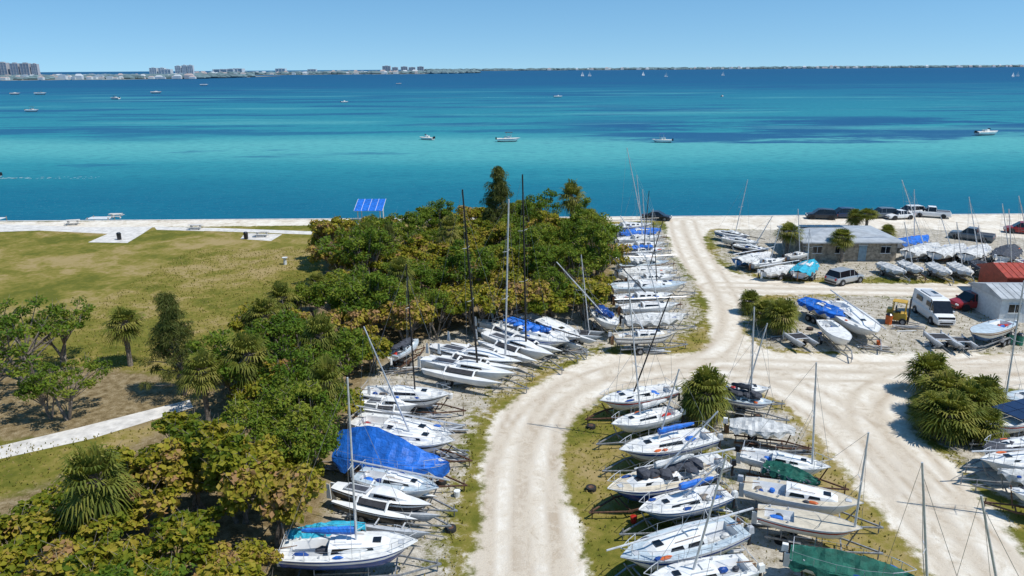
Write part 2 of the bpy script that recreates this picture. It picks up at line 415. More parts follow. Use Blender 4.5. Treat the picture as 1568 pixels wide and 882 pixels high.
def mast(e,base,top,mat,L,B,f,boom=None,stays=True,spreaders=True,r=.062):
    mb=MB(); base=Vector(base);top=Vector(top); h=(top-base).length
    mb.tube(base,top,r,r*.7,mat,7)
    if spreaders:
        for k in(.5,)if h<9 else(.38,.68):
            p=base.lerp(top,k)
            for s in(-1,1): mb.tube(p,p+Vector((-.12,s*.55,.05)),.02,.015,alu,4)
    if stays:
        zb=f(1.0)[1]; q=base.lerp(top,.93)
        mb.tube(q,(L*.49,0,zb),.011,.011,wire,3,False)
        mb.tube(top,(-L*.49,0,f(0)[1]),.010,.010,wire,3,False)
        for s in(-1,1):
            b,zs,_=f(.55); p=base.lerp(top,.5)+Vector((-.12,s*.55,.05))
            mb.tube(q,p,.010,.010,wire,3,False); mb.tube(p,(.04*L,s*b*.95,zs),.010,.010,wire,3,False)
    if boom is not None:
        bl=.38*L; p=base+Vector((-.05,0,.75+.1*random.random())); q=p+Vector((-bl,0,.12))
        mb.tube(p,q,.05,.05,alu,6)
        mb.loft([[ (p.x+(q.x-p.x)*t, p.y+r_*math.cos(a)*.8, p.z+(q.z-p.z)*t+.08+r_*math.sin(a)) for a in [k*math.pi/4 for k in range(8)]] for t,r_ in((0,.2),(.1,.24),(.3,.19),(.5,.21),(.7,.15),(.9,.13),(1,.06))],boom,True,True)
    mb.obj('mast_and_rigging',e)
HULLS={'w':(gel,gel,gel),'ws':(gel,navy,bott),'wr':(gel,redm,gel),'wk':(gel,black,bott),'c':(gelc,teak,bottb),'g':(gelg,gel,bott),
 'n':(navy,gel,navy),'b':(blue,gel,bottb),'k':(black,gel,black),'wb':(gel,blue,bottb)}
def orient(s,b,z):
    A=P(*s,z);Bp=P(*b,z); v=Bp-A; return (A+Bp)/2, v.length, math.atan2(v.y,v.x)
def sailboat(s,b,hull='w',top=None,mmat=None,boom=None,cover=None,tr=True,cabin=True,beam=None,name='sailboat',mt=.56,rails=True,stowed=False,ridge=.5,zc=1.55,deckcol=None,pile_=None):
    c,L,rz=orient(s,b,zc); L=min(max(L,3.2),9.5)
    B=beam or (.345*L if L>4.5 else .36*L); k=min(1,L/7); fb=1.0*k; z0=zc-fb if zc>fb+.35 else .4
    e=empty(name,(c.x,c.y,0),rz)
    e.matrix_world=Matrix.Translation((c.x,c.y,0))@Matrix.Rotation(rz,4,'Z')
    Mi=e.matrix_world.inverted()
    mt_,ms_,mb_=HULLS[hull]; dk=deckcol or random.choice([deckm,deckm,deckm,deckc,deckb])
    mb=MB(); f=hullshape(L,B,fb,z0,trans=random.uniform(.68,.82),fine=random.uniform(1.6,2.0)); build_hull(mb,L,B,fb,z0,mt_,ms_,mb_,shape=f)
    mb.obj('hull',e,True)
    mb=MB(); n=19; c0,c1=.07,.36; ts=[i/(n-1) for i in range(n)]
    ts=sorted(set(ts+[c0,c1])); inc=.60; depth=.38*k
    def dz(t,u):
        bb,zs,_=f(t); return (t*L-L/2, bb*u, zs+.012+.05*bb*(1-abs(u)))
    for a,b2 in zip(ts,ts[1:]):
        for u0,u1 in((-1,-inc),(inc,1)):
            mb.add([dz(a,u0),dz(a,u1),dz(b2,u1),dz(b2,u0)],[(0,1,2,3)],dk)
        if a>=c0-1e-6 and b2<=c1+1e-6:
            A=[dz(a,-inc),dz(a,inc),dz(b2,inc),dz(b2,-inc)]; D=[(p[0],p[1]*.75,p[2]-depth) for p in A]
            mb.add(D,[(0,1,2,3)],gelg)
            mb.add([A[0],A[3],D[3],D[0]],[(0,1,2,3)],gel); mb.add([A[1],A[2],D[2],D[1]],[(0,1,2,3)],gel)
        else:
            mb.add([dz(a,-inc),dz(a,0),dz(b2,0),dz(b2,-inc)],[(0,1,2,3)],dk); mb.add([dz(a,0),dz(a,inc),dz(b2,inc),dz(b2,0)],[(0,1,2,3)],dk)
    for t in(c0,c1):
        A=[dz(t,-inc),dz(t,inc)]; mb.add([A[0],A[1],(A[1][0],A[1][1]*.75,A[1][2]-depth),(A[0][0],A[0][1]*.75,A[0][2]-depth)],[(0,1,2,3)],gel)
    rail=teak if hull=='c' else (gel if hull in('n','b','k') else alu)
    for s_ in(-1,1): mb.path([dz(t,s_*.99) for t in ts],.022,rail,4)
    for t in(.12,.3):
        for s_ in(-1,1):
            p=dz(t,s_*.75); mb.tube(p,(p[0],p[1],p[2]+.14),.06,.045,alu,7)
    for _ in range(random.randint(1,4)):
        t=random.uniform(.12,.32); bb,zs,_z=f(t); mb.blob((t*L-L/2,random.uniform(-.3,.3)*bb,zs-depth+.12),(random.uniform(.15,.45),random.uniform(.12,.28),.16),random.choice([tarp,tarpk,tarpw,tarpw,navy,wood,redm]),7,4)
    for _ in range(random.randint(0,3)):
        t=random.uniform(.4,.85); bb,zs,_z=f(t); s_=random.choice((-1,1)); mb.blob((t*L-L/2,s_*.8*bb,zs+.06),(random.uniform(.15,.4),.12,.08),random.choice([tarp,tarpk,tarpw,orange,navy]),6,4)
    mb.obj('deck',e)
    if pile_:   # crumpled canvas lying over the boom / coachroof
        mb=MB()
        for j in range(7):
            t=.15+.5*j/6; bb,zs,_z=f(t); mb.blob((t*L-L/2,random.uniform(-.2,.2)*bb,zs+.45),(.42,random.uniform(.35,.8)*bb,random.uniform(.15,.35)),pile_,8,5,.3)
        mb.obj('canvas_bundle',e)
    if cabin:
        mb=MB(); ca,cb=.36,.80; hh=.42*k; secs=[]; nn=9
        def cs(t):
            v=(t-ca)/(cb-ca); bb,zs,_=f(t); w=bb*.63*(1-.25*v); h=hh*(1-.62*v**1.7)
            if v>.97:h=.02
            x=t*L-L/2; z=zs+.0
            return x,w,h,z
        for i in range(nn):
            t=ca+(cb-ca)*(i/(nn-1)); x,w,h,z=cs(t)
            secs.append([(x,-w,z-.02),(x,-w*.95,z+h*.45),(x,-w*.87,z+h*.88),(x,-w*.6,z+h),(x,0,z+h*1.08),(x,w*.6,z+h),(x,w*.87,z+h*.88),(x,w*.95,z+h*.45),(x,w,z-.02)])
        mb.loft(secs,mt_ if hull in('c',) else gel,False,True)
        big=random.random()<.4
        for s_ in(-1,1):
            for v0,v1 in ((.04,.74),) if big else random.choice([((.06,.36),(.42,.66)),((.05,.62),),((.08,.3),(.36,.54),(.6,.74))]):
                q=[]
                for v,kk in((v0,.22 if big else .30),(v1,.30),(v1-.02,.80),(v0+.03,.86)):
                    t=ca+(cb-ca)*v; x,w,h,z=cs(t); ww=w*(.97 if kk<.5 else .885); q.append((x,s_*(ww+.014),z+h*kk+.004))
                mb.add(q,[(0,1,2,3) if s_<0 else (3,2,1,0)],glass)
            mb.path([(lambda r_:(r_[0],s_*r_[1]*.62,r_[3]+r_[2]+.07))(cs(ca+(cb-ca)*v)) for v in(.08,.3,.55)],.016,teak if random.random()<.4 else alu,4)
        x,w,h,z=cs(ca+.05); mb.box((x+.2,0,z+h*1.08+.02),(.6*k,w*.75,.07),gel,taper=.92)
        x2=ca*L-L/2; mb.box((x2-.012,0,z+h*.4),(.02,w*.6,h*.9),random.choice([teak,glass,glass]))
        x,w,h,z=cs(ca+(cb-ca)*.78); mb.box((x,0,z+h*1.06+.03),(.42*k,.42*k,.05),glass)
        bb,zs,_=f(.88); mb.box((.88*L-L/2,0,zs+.05),(.3,.3*bb*2,.04),gelg)
        mb.obj('cabin',e)
    if rails and L>5:
        mb=MB(); hh=.5
        bp=[dz(.97,.9),dz(.9,.95),dz(.82,.95)]
        top_=[(bp[2][0],-bp[2][1],bp[2][2]+hh),(bp[1][0],-bp[1][1],bp[1][2]+hh),(L/2+.02,0,bp[0][2]+hh),(bp[1][0],bp[1][1],bp[1][2]+hh),(bp[2][0],bp[2][1],bp[2][2]+hh)]
        mb.path(top_,.018,alu,4)
        for i in(0,1,3,4): q=top_[i]; mb.tube(q,(q[0],q[1],q[2]-hh),.016,.016,alu,4)
        for s_ in(-1,1):
            pr=None
            for t in(.02,.2,.38,.6,.82):
                p=dz(t,s_*.96); q=(p[0],p[1],p[2]+hh)
                mb.tube(p,q,.014,.014,alu,4)
                if pr: mb.tube(pr,q,.009,.009,wire,3,False)
                pr=q
        p=dz(.02,.96); mb.path([(p[0],-p[1],p[2]+hh),(p[0],p[1],p[2]+hh)],.018,alu,4)
        mb.obj('pulpit_and_lifelines',e)
    mb=MB(); bb,zs,zk=f(0)
    mb.box((-L/2-.12,0,zs-.45),(.28,.05,1.0*k),gel if random.random()<.6 else teak); mb.tube((-L/2-.1,0,zs+.08),(-L/2+.8,0,zs+.2),.025,.02,teak,4)
    if random.random()<.55:
        y=bb*.6; mb.box((-L/2-.25,y,zs-.0),(.34,.26,.36),random.choice([black,gelg,gel]),taper=.8); mb.box((-L/2-.25,y,zs-.5),(.12,.08,.7),black); mb.box((-L/2-.3,y,zs-.85),(.3,.07,.07),black)
    mb.obj('rudder_and_outboard',e)
    if top is not None:
        bx=(mt-.5)*L; bb,zs,_=f(mt); bw=e.matrix_world@Vector((bx,0,zs)); tw=T(top[0],top[1],bw.y)
        tl=Mi@tw; tl.x=bx+max(-.9,min(.9,tl.x-bx)) if abs(math.cos(rz))<.5 else tl.x
        tl.y=max(-1.2,min(1.2,tl.y)) if abs(math.cos(rz))>=.5 else tl.y
        mast(e,(bx,0,zs),tl,mmat or alu,L,B,f,boom)
    if stowed:
        mb=MB(); zz=f(.5)[1]+.75*k+.1; mb.tube((-L*.6,.1,zz),(L*.62,.1,zz),.06,.05,random.choice([alu,alu,carbon]),6)
        for x in(-L*.45,L*.42): mb.tube((x,.1,zz),(x,.1,zz-.7*k),.03,.03,alu,4)
        mb.obj('stowed_mast',e)
    if cover is not None: tarp_cover(e,L,B,f,ridge,cover)
    if tr: trailer(e,L,B,z0,L>6.2)
    return e,f,L
def multihull(s,b,kind='tri',top=None,mmat=None,hull='w',zc=1.4,mt=.55,spread=None,net_=True,boom=None):
    c,L,rz=orient(s,b,zc); name='trimaran_sailboat' if kind=='tri' else 'beach_catamaran'
    e=empty(name,(c.x,c.y,0),rz); e.matrix_world=Matrix.Translation((c.x,c.y,0))@Matrix.Rotation(rz,4,'Z'); Mi=e.matrix_world.inverted()
    m1,m2,m3=HULLS[hull]
    if kind=='tri':
        B=.19*L; fb=.9; z0=zc-fb; f=hullshape(L,B,fb,z0,.6,1.5)
        mb=MB(); build_hull(mb,L,B,fb,z0,m1,m2,m3,shape=f,closed_deck=gel); mb.obj('main_hull',e,True)
        mb=MB(); sp=spread or .185*L
        for s_ in(-1,1):
            Lf=L*.86; ff=hullshape(Lf,.085*L,.55,z0+.15,.35,1.5); build_hull(mb,Lf,.085*L,.55,z0+.15,m1,m2,m3,yo=s_*sp,shape=ff,xo=.03*L,closed_deck=gel)
        mb.obj('float_hulls',e,True)
        mb=MB()
        for x in(-.16*L,.14*L):
            for s_ in(-1,1):
                a=Vector((x,s_*B*.35,z0+fb+.05)); m_=Vector((x,s_*sp*.7,z0+fb+.22)); d=Vector((x,s_*sp,z0+.72)); mb.tube(a,m_,.09,.08,gel,6); mb.tube(m_,d,.08,.07,gel,6)
        if net_:
            for s_ in(-1,1): mb.add([(-.16*L,s_*B*.4,z0+fb),(.14*L,s_*B*.4,z0+fb),(.14*L,s_*sp*.95,z0+fb-.02),(-.16*L,s_*sp*.95,z0+fb-.02)],[(0,1,2,3)],net)
        mb.obj('crossarms_and_nets',e)
        mb=MB(); secs=[]
        for v,w,h in((0,.8,.34),(.15,.82,.42),(.4,.8,.42),(.65,.7,.34),(.85,.5,.18),(1,.3,.02)):
            t=.42+.38*v; bb,zs,_=f(t); x=t*L-L/2; w*=bb
            secs.append([(x,-w,zs),(x,-w*.9,zs+h*.8),(x,0,zs+h*1.1),(x,w*.9,zs+h*.8),(x,w,zs)])
        mb.loft(secs,gel,False,True)
        for s_ in(-1,1):
            q=[]
            for v,h0 in((.1,.12),(.7,.10),(.66,.25),(.12,.30)):
                t=.42+.38*v; bb,zs,_=f(t); q.append((t*L-L/2,s_*(bb*.80 - (h0-.1)*.2+.02),zs+h0))
            mb.add(q,[(0,1,2,3)],glass)
        bb,zs,_=f(.25); mb.box((-.25*L,0,zs+.10),(.24*L,bb*1.2,.10),gelg); mb.box((-.25*L,0,zs+.155),(.2*L,bb*.8,.012),tarpk)
        mb.box((-.5*L-.1,0,zs-.5),(.3,.05,1.2),gel); mb.obj('cabin',e)
        trailer(e,L,B*1.6,z0,False); f0=f
        mb=MB()
        for s_ in(-1,1): mb.box((-.43*L,s_*sp,z0+1.25),(.3,.04,.9),gel,taper=.6)
        mb.obj('rudder_blades',e)
    else:
        z0=.42; sp=(spread or .2*L); mb=MB()
        for s_ in(-1,1):
            f=hullshape(L,.075*L,.5,z0,.5,1.5); build_hull(mb,L,.075*L,.5,z0,m1,m2,m3,yo=s_*sp,shape=f,closed_deck=m1)
        mb.obj('twin_hulls',e,True); mb=MB()
        for x in(-.3*L,.08*L): mb.tube((x,-sp,z0+.55),(x,sp,z0+.55),.045,.045,alu,6)
        if net_: mb.add([(-.3*L,-sp*.9,z0+.56),(.08*L,-sp*.9,z0+.56),(.08*L,sp*.9,z0+.56),(-.3*L,sp*.9,z0+.56)],[(0,1,2,3)],net)
        for s_ in(-1,1): mb.box((-.5*L-.1,s_*sp,z0+.3),(.2,.04,.7),gelg)
        mb.obj('trampoline_and_beams',e); mt=.58
        mb=MB(); wheel(mb,-.1*L,-sp*.8,.22,.16);wheel(mb,-.1*L,sp*.8,.22,.16); mb.tube((-.1*L,-sp,.3),(-.1*L,sp,.3),.03,.03,galv,5); mb.box((-.1*L,-sp,.36),(.5,.2,.06),wood); mb.box((-.1*L,sp,.36),(.5,.2,.06),wood); mb.tube((-.1*L,0,.3),(L*.6,0,.25),.03,.03,galv,5); mb.obj('beach_dolly',e)
        f0=lambda t:(sp,z0+.55,z0)
    if top is not None:
        bx=(mt-.5)*L; zs=f0(mt)[1]+(.3 if kind=='tri' else 0); bw=e.matrix_world@Vector((bx,0,zs)); tw=T(top[0],top[1],bw.y); mast(e,(bx,0,zs),Mi@tw,mmat or alu,L,1,f0,boom,r=.085 if kind=='tri' else .05)
    return e

# left row
sailboat((430,842),(640,832),'n',(532,578),alu,tarp,mt=.55,pile_=None,zc=1.7,deckcol=deckm)
sailboat((440,822),(560,806),'w',None,cover=tarpc,ridge=.5,zc=1.6,tr=True)
multihull((512,742),(662,776),'tri',None,None,'k')
sailboat((548,724),(672,750),'w',None,boom=None,stowed=True)
e,f,L=sailboat((548,658),(697,678),'wk',(557,500),alu,rails=True)
e,f,L=sailboat((524,690),(688,714),'w',None,cover=None); tarp_cover(e,L,L*.34,f,1.9,tarp,-.03,1.0,.55,.3)
sailboat((545,640),(692,668),'w',None,cabin=True,stowed=True)
sailboat((556,598),(690,606),'wk',(622,405),carbon,None,mt=.6)
multihull((553,614),(640,622),'tri',None,None,'w')
multihull((648,548),(790,574),'tri',(708,290),carbon,'w',mt=.6)
multihull((662,528),(800,556),'tri',(779,305),alu,'wk',mt=.82)
multihull((742,508),(848,545),'tri',(800,267),carbon,'w',mt=.62)
sailboat((765,492),(872,526),'ws',None,stowed=True,pile_=tarp)
sailboat((800,480),(888,520),'wb',None,cover=None)
multihull((735,490),(830,512),'tri',None,None,'w')
sailboat((912,472),(944,500),'w',(851,400),alu,cover=None,pile_=navy)
multihull((845,500),(905,520),'cat',None,None,'w')
multihull((872,500),(925,505),'cat',(890,390),alu,'g')
sailboat((600,545),(640,520),'w',None,tr=True,pile_=tarpk)
multihull((560,778),(668,792),'cat',None,None,'g',net_=False)
# upper column
col=[(345,925,1000,'ws',None,None,0),(354,948,1012,'b',tarp,(960,226),0),(364,945,1014,'w',None,(975,268),0),(374,950,1018,'w',None,(984,290),0),(383,948,1020,'wk',None,(994,292),tarp),(393,950,1022,'w',None,(1000,320),0),(403,946,1026,'c',None,None,tarpw),(414,944,1030,'w',tarpw,(1016,335),0),(436,936,1052,'w',None,(1000,340),0),(453,942,1030,'wk',None,(933,390),0),(468,950,1040,'w',None,None,0),(486,956,1050,'g',tarpw,(988,392),0),(512,940,1036,'wk',None,(965,470),0),(424,960,1036,'w',None,(950,330),0)]
for y,a,b,h,cv,tp,pl in col: sailboat((a,y+2),(b,y-2),h,tp,random.choice([alu,alu,carbon]),cover=cv,ridge=.45,stowed=tp is None,mt=random.uniform(.5,.62),pile_=pl or None)
# centre island, bows toward the left road
sailboat((1030,594),(918,616),'wr',(1025,455),carbon,None,pile_=None)
sailboat((1036,628),(936,652),'w',(961,420),alu,tarpw)
sailboat((1090,664),(948,692),'ws',(1040,565),alu,tarp,mt=.6)
sailboat((1086,715),(930,752),'n',(1100,630),alu,tarpw,pile_=tarpk)
sailboat((1112,752),(978,784),'b',(1113,700) ,alu,tarp)
sailboat((1132,804),(950,858),'ws',None,alu,stowed=True,zc=1.7)
sailboat((1150,862),(985,896),'w',(1112,698),alu,None,zc=1.7)
sailboat((1110,704),(985,730),'wk',None,stowed=True)
# centre island, bows toward the right road
sailboat((1105,606),(1186,618),'ws',(1155,470),alu,tarpk,pile_=tarpk)
sailboat((1100,592),(1180,596),'w',(1175,495),alu,None)
sailboat((1117,648),(1218,660),'w',None,cover=tarpw,ridge=.6)
sailboat((1135,692),(1272,718),'w',(1250,555),alu,None,mt=.8)
sailboat((1140,740),(1322,774),'w',None,stowed=False,cabin=True,rails=False)
sailboat((1176,712),(1252,740),'w',None,cover=greenm,ridge=.5)
sailboat((1160,782),(1320,812),'wr',(1330,662),alu,None,mt=.93,rails=False,cabin=False)
sailboat((1210,846),(1400,890),'w',None,cover=greenm,ridge=.7)
sailboat((1330,935),(1500,985),'w',(1412,708),alu,None)
sailboat((1440,960),(1640,1040),'wb',(1500,765),alu,None)
# right yard
sailboat((1232,458),(1305,488),'w',None,cover=tarp,ridge=.5)
sailboat((1268,456),(1352,518),'w',None,cover=None,stowed=True,rails=False)
sailboat((1262,490),(1300,524),'w',None,cover=None,cabin=False,rails=False)
sailboat((1545,492),(1488,512),'c',None,cabin=False,rails=False)
multihull((1430,500),(1460,522),'cat',None,None,'g'); multihull((1465,506),(1490,524),'cat',None,None,'g')
multihull((1212,500),(1245,520),'cat',None,None,'g')
for a,b,h,tp,cv in [((1098,354),(1148,364),'b',(1145,275),None),((1108,364),(1163,374),'w',None,None),((1125,374),(1178,383),'k',(1185,330),None),((1128,400),(1180,390),'b',None,tarpw),((1150,404),(1202,397),'w',(1195,345),None),((1168,416),(1218,408),'w',None,tarpw),((1222,420),(1246,402),'w',(1240,350),tarpc),((1205,392),(1240,386),'w',(1222,320),None)]:
    sailboat(a,b,h,tp,cover=cv,rails=False,ridge=.4,zc=1.1,stowed=tp is None)
for a,b,h,tp,cv in [((1372,376),(1420,367),'w',(1400,290),tarp),((1388,391),(1436,379),'w',(1352,272),tarpw),((1430,393),(1475,380),'w',(1440,330),tarpw),((1478,395),(1510,381),'w',(1470,300),tarpw),((1532,398),(1552,381),'w',(1515,310),tarpk),
    ((1348,404),(1386,420),'g',None,tarpw),((1380,402),(1412,418),'g',(1385,340),tarpw),((1425,405),(1455,422),'w',None,tarpw),((1458,405),(1487,422),'g',(1465,340),tarpw),((1495,403),(1524,422),'g',(1498,345),tarpk),((1530,402),(1565,416),'w',(1545,320),tarpw),((1560,398),(1600,412),'w',(1560,300),None)]:
    sailboat(a,b,h,tp,cover=cv,rails=False,ridge=.35,zc=.95,cabin=False)
# right edge
e,f,L=sailboat((1600,628),(1508,652),'wr',None,cover=None,boom=None,rails=False,cabin=False)
mb=MB()
for i in range(3):
    for j in range(2): mb.box((-.30*L+i*1.15,(-.5+j)*1.05,f(.4)[1]+.55),(1.1,1.0,.05),solar)
for x in(-.38*L,.02*L):
    for y in(-.8,.8): mb.tube((x,y,f(.4)[1]),(x,y,f(.4)[1]+.53),.03,.03,alu,5)
mb.obj('solar_panel_roof',e)
sailboat((1640,600),(1534,612),'w',(1568,430),alu,None,mt=.95)
sailboat((1620,676),(1505,688),'g',None,cover=tarpk,ridge=.25)
sailboat((1640,700),(1500,706),'w',None,stowed=True); sailboat((1640,740),(1528,722),'g',None,cover=tarpw,ridge=.3)
sailboat((1640,770),(1555,752),'w',(1590,560),stowed=False)

# ------------------------------------------------------------------ motor boats at sea
def motorboat(px,py,Lm,rz,ttop=True,wake=False,wn=24):
    p=P(px,py,WZ); e=empty('motorboat',(p.x,p.y,WZ),rz); L=Lm;B=.32*L
    f=hullshape(L,B,.16*L,-.2,.9,2.2); mb=MB(); build_hull(mb,L,B,.16*L,-.2,gel,random.choice([gel,redm,navy]),bott,shape=f,closed_deck=gelc); mb.obj('hull',e,True)
    mb=MB(); z=.16*L-.1
    mb.box((0,0,z+.4),(L*.14,B*.35,.8),gel,taper=.8); mb.box((L*.06,0,z+.95),(.08,B*.4,.4),glass); mb.box((-L*.15,0,z+.3),(L*.08,B*.5,.5),tarpw)
    if ttop:
        for x in(-L*.1,L*.1):
            for s in(-1,1): mb.tube((x,s*B*.25,z),(x,s*B*.3,z+2),.04,.04,alu,5)
        mb.box((0,0,z+2.03),(L*.32,B*.8,.08),random.choice([tarpk,gel,navy]))
    for y in(-.3,.3): mb.box((-L*.5-.3,y,z),(.5,.4,.8),black,taper=.8)
    mb.obj('console_and_outboards',e)
    if wake:
        foam=pm('foam',(.55,.68,.70),.9,var=.2,scale=.5)
        mb=MB()
        for i in range(wn*7):   # broken foam flecks trailing the stern
            t=random.random()**1.4; x=-L*.5-t*wn*L*.35; s_=random.choice((-1,1,0)); w=(.3+t*1.6)*s_+random.gauss(0,.35)
            r=random.uniform(.1,.45)*(1-t*.5); mb.add([(x-r*2,w,.03),(x,w-r*.5,.03),(x+r*2,w+random.uniform(-.1,.1),.03),(x,w+r*.5,.03)],[(0,1,2,3)],foam)
        mb.obj('wake_foam',e)
for a in [(653,214,6.5,2.6,False),(779,217,8.5,.05),(1013,218,7,2.9),(1511,207,9.5,.2,False),(50,171,9,0),(63,145,14,0,True),(24,145,12,0,False),(176,152,11,2.8,True),(240,143,13,0,False),(313,131,14,.2,True),(528,157,6,.3,False),(611,129,10,0,True,False),(855,149,8,0.0,False,True,24),(540,114,18,0,True),(1106,148,5,1,False),(-22,273,7,3.14,True,True,10)]:
    motorboat(*a)
for px,py,h in [(892,117,9),(903,117,9),(985,116,8),(1020,118,9),(1107,116,8),(1551,118,9),(1558,117,9)]:
    p=P(px,py,WZ); 
    k=h/1120*p.y/ (12) ; L=7.5*k
    e=empty('sailing_yacht',(p.x,p.y,WZ),random.uniform(-.3,.3)); f=hullshape(L,.3*L,.12*L,-.2); mb=MB(); build_hull(mb,L,.3*L,.12*L,-.2,gel,gel,gel,shape=f,closed_deck=gel)
    hh=L*1.25; mb.tube((0,0,1),(0,0,hh),.12,.08,alu,6)
    mb.loft([[(0,0,2),(-L*.42,.1,2.2)],[(0,.0,hh*.5),(-L*.27,.5,hh*.5)],[(0,0,hh),(-L*.02,0,hh)]],gel); mb.loft([[(L*.02,0,hh*.85),(L*.03,0,hh*.84)],[(L*.48,0,1.5),(L*.05,.4,1.8)]],gel)
    mb.obj('hull_and_sails',e)

# ------------------------------------------------------------------ cars
def car(s,b,kind,paint):
    c,L0,rz=orient(s,b,.6); L={'suv':4.7,'sedan':4.6,'pickup':5.6,'van':5.7}[kind]; W=.95
    e=empty({'suv':'parked_suv','sedan':'parked_car','pickup':'pickup_truck','van':'camper_van'}[kind],(c.x,c.y,0),rz)
    mb=MB(); h=L/2
    if kind=='van': tops=[(-h,.9,.9),(-h+.05,1,1.25),(h-1.1,1,1.25),(h-.5,.98,1.1),(h-.1,.9,.95),(h,.8,.7)]; gh=[(-h+.04,1.25,.95),(-h+.12,2.3,.82),(h-1.9,2.32,.84),(h-1.6,2.2,.84),(h-.8,1.2,.93)]
    elif kind=='pickup': tops=[(-h,.93,.95),(-h+.06,1,1.08),(h-1.3,1,1.08),(h-.2,.95,1.0),(h,.86,.7)]; gh=[(-.75,1.06,.93),(-.6,1.78,.78),(.55,1.8,.78),(1.35,1.07,.92)]
    elif kind=='suv': tops=[(-h,.9,.8),(-h+.08,.97,1.02),(0,1,1.02),(h-1.1,.98,1.0),(h-.2,.9,.85),(h,.8,.6)]; gh=[(-h+.12,1.0,.92),(-h+.55,1.64,.76),(-.2,1.72,.78),(.5,1.66,.77),(1.3,1.0,.9)]
    else: tops=[(-h,.9,.75),(-h+.1,.97,.95),(0,1,.92),(h-1.1,.98,.9),(h-.2,.9,.75),(h,.8,.55)]; gh=[(-h+.7,.93,.9),(-h+1.5,1.40,.72),(-.1,1.46,.74),(.3,1.43,.74),(1.2,.92,.88)]
    secs=[]
    for x,w,zt in tops:
        w*=W; secs.append([(x,-w*.9,.28),(x,-w,.45),(x,-w,zt*.8),(x,-w*.93,zt-.03),(x,-w*.6,zt),(x,w*.6,zt),(x,w*.93,zt-.03),(x,w,zt*.8),(x,w,.45),(x,w*.9,.28)])
    mb.loft(secs,paint,True,True)
    zb=min(gh[0][1],gh[-1][1])-.03
    ws=.92*W
    secs=[[(x,-ws,zb),(x,-w*W,z),(x,w*W,z),(x,ws,zb)] for x,z,w in gh]
    n=len(gh)
    def gmf(i,j):
        if j==1: return glass if i in(0,n-2) else paint
        return paint if kind=='van' and i<n-3 else glass
    mb.loft(secs,gmf)
    for x,z,w in gh[1:-1]:
        for s_ in(-1,1):mb.tube((x,s_*ws*1.0,zb),(x,s_*w*W*1.01,z),.04,.035,paint,4)
    if kind=='pickup':
        mb.box((-h+1.05,0,1.085),(1.85,1.5,.02),tarpk)
        for s_ in(-1,1): mb.box((-h+1.05,s_*.85,1.11),(1.95,.12,.07),paint)
    for x in(-h*.6,h*.62):
        for s_ in(-1,1):
            y=s_*W*.93; mb.tube((x,y-.12,.36),(x,y+.13,.36),.42,.42,black,16); mb.tube((x,y-.13,.34),(x,y+s_*.02+.14,.34),.34,.34,rubber,16); mb.tube((x,y-.14,.34),(x,y+.155,.34),.2,.2,galv,10)
    for s_ in(-1,1):
        mb.box((h-.06,s_*.62,.68),(.12,.35,.14),gel); mb.box((-h+.02,s_*.7,.8),(.1,.2,.25),redm); mb.box((gh[-2][0]+.55,s_*1.02,gh[-1][1]+.08),(.15,.18,.13),paint)
    mb.box((h-.01,0,.45),(.06,1.2,.16),black); mb.box((-h+.0,0,.45),(.08,1.6,.2),black)
    if kind=='van':
        for s_ in(-1,1): mb.box((h-2.1,s_*.90,1.75),(.9,.03,.45),glass,M=None); mb.box((-h+1.6,s_*.90,1.75),(1.2,.03,.45),glass)
        mb.box((-.9,0,2.37),(2.2,1.1,.08),gelg); mb.box((-.9,.3,2.42),(.9,.4,.02),glass); mb.box((h-.2,0,.75),(.3,1.5,.5),black)
    mb.obj('body',e)
silver=pm('car_silver',(.45,.47,.48),.3,.4,var=.05);cwhite=pm('car_white',(.75,.75,.74),.3,var=.05);cdark=pm('car_dark_grey',(.03,.035,.045),.25,.2,var=.1);cblue=pm('car_navy',(.02,.035,.08),.25,var=.1);cred=pm('car_dark_red',(.28,.02,.02),.3,var=.1);cgrey=pm('car_grey',(.16,.18,.2),.3,.3,var=.1)
car((1266,430),(1320,420),'suv',silver); car((1272,330),(1243,329),'suv',cdark); car((1305,328),(1276,328),'suv',cblue); car((1364,328),(1338,328),'suv',cgrey)
car((1388,329),(1366,330),'sedan',cwhite); car((1408,324),(1380,325),'suv',cwhite); car((1442,328),(1410,326),'pickup',cwhite); car((1512,364),(1464,358),'pickup',cgrey); car((1580,352),(1552,350),'suv',cred)
car((1410,466),(1448,492),'van',cwhite); car((1506,462),(1472,464),'suv',cred); car((990,330),(1022,332),'sedan',cdark)

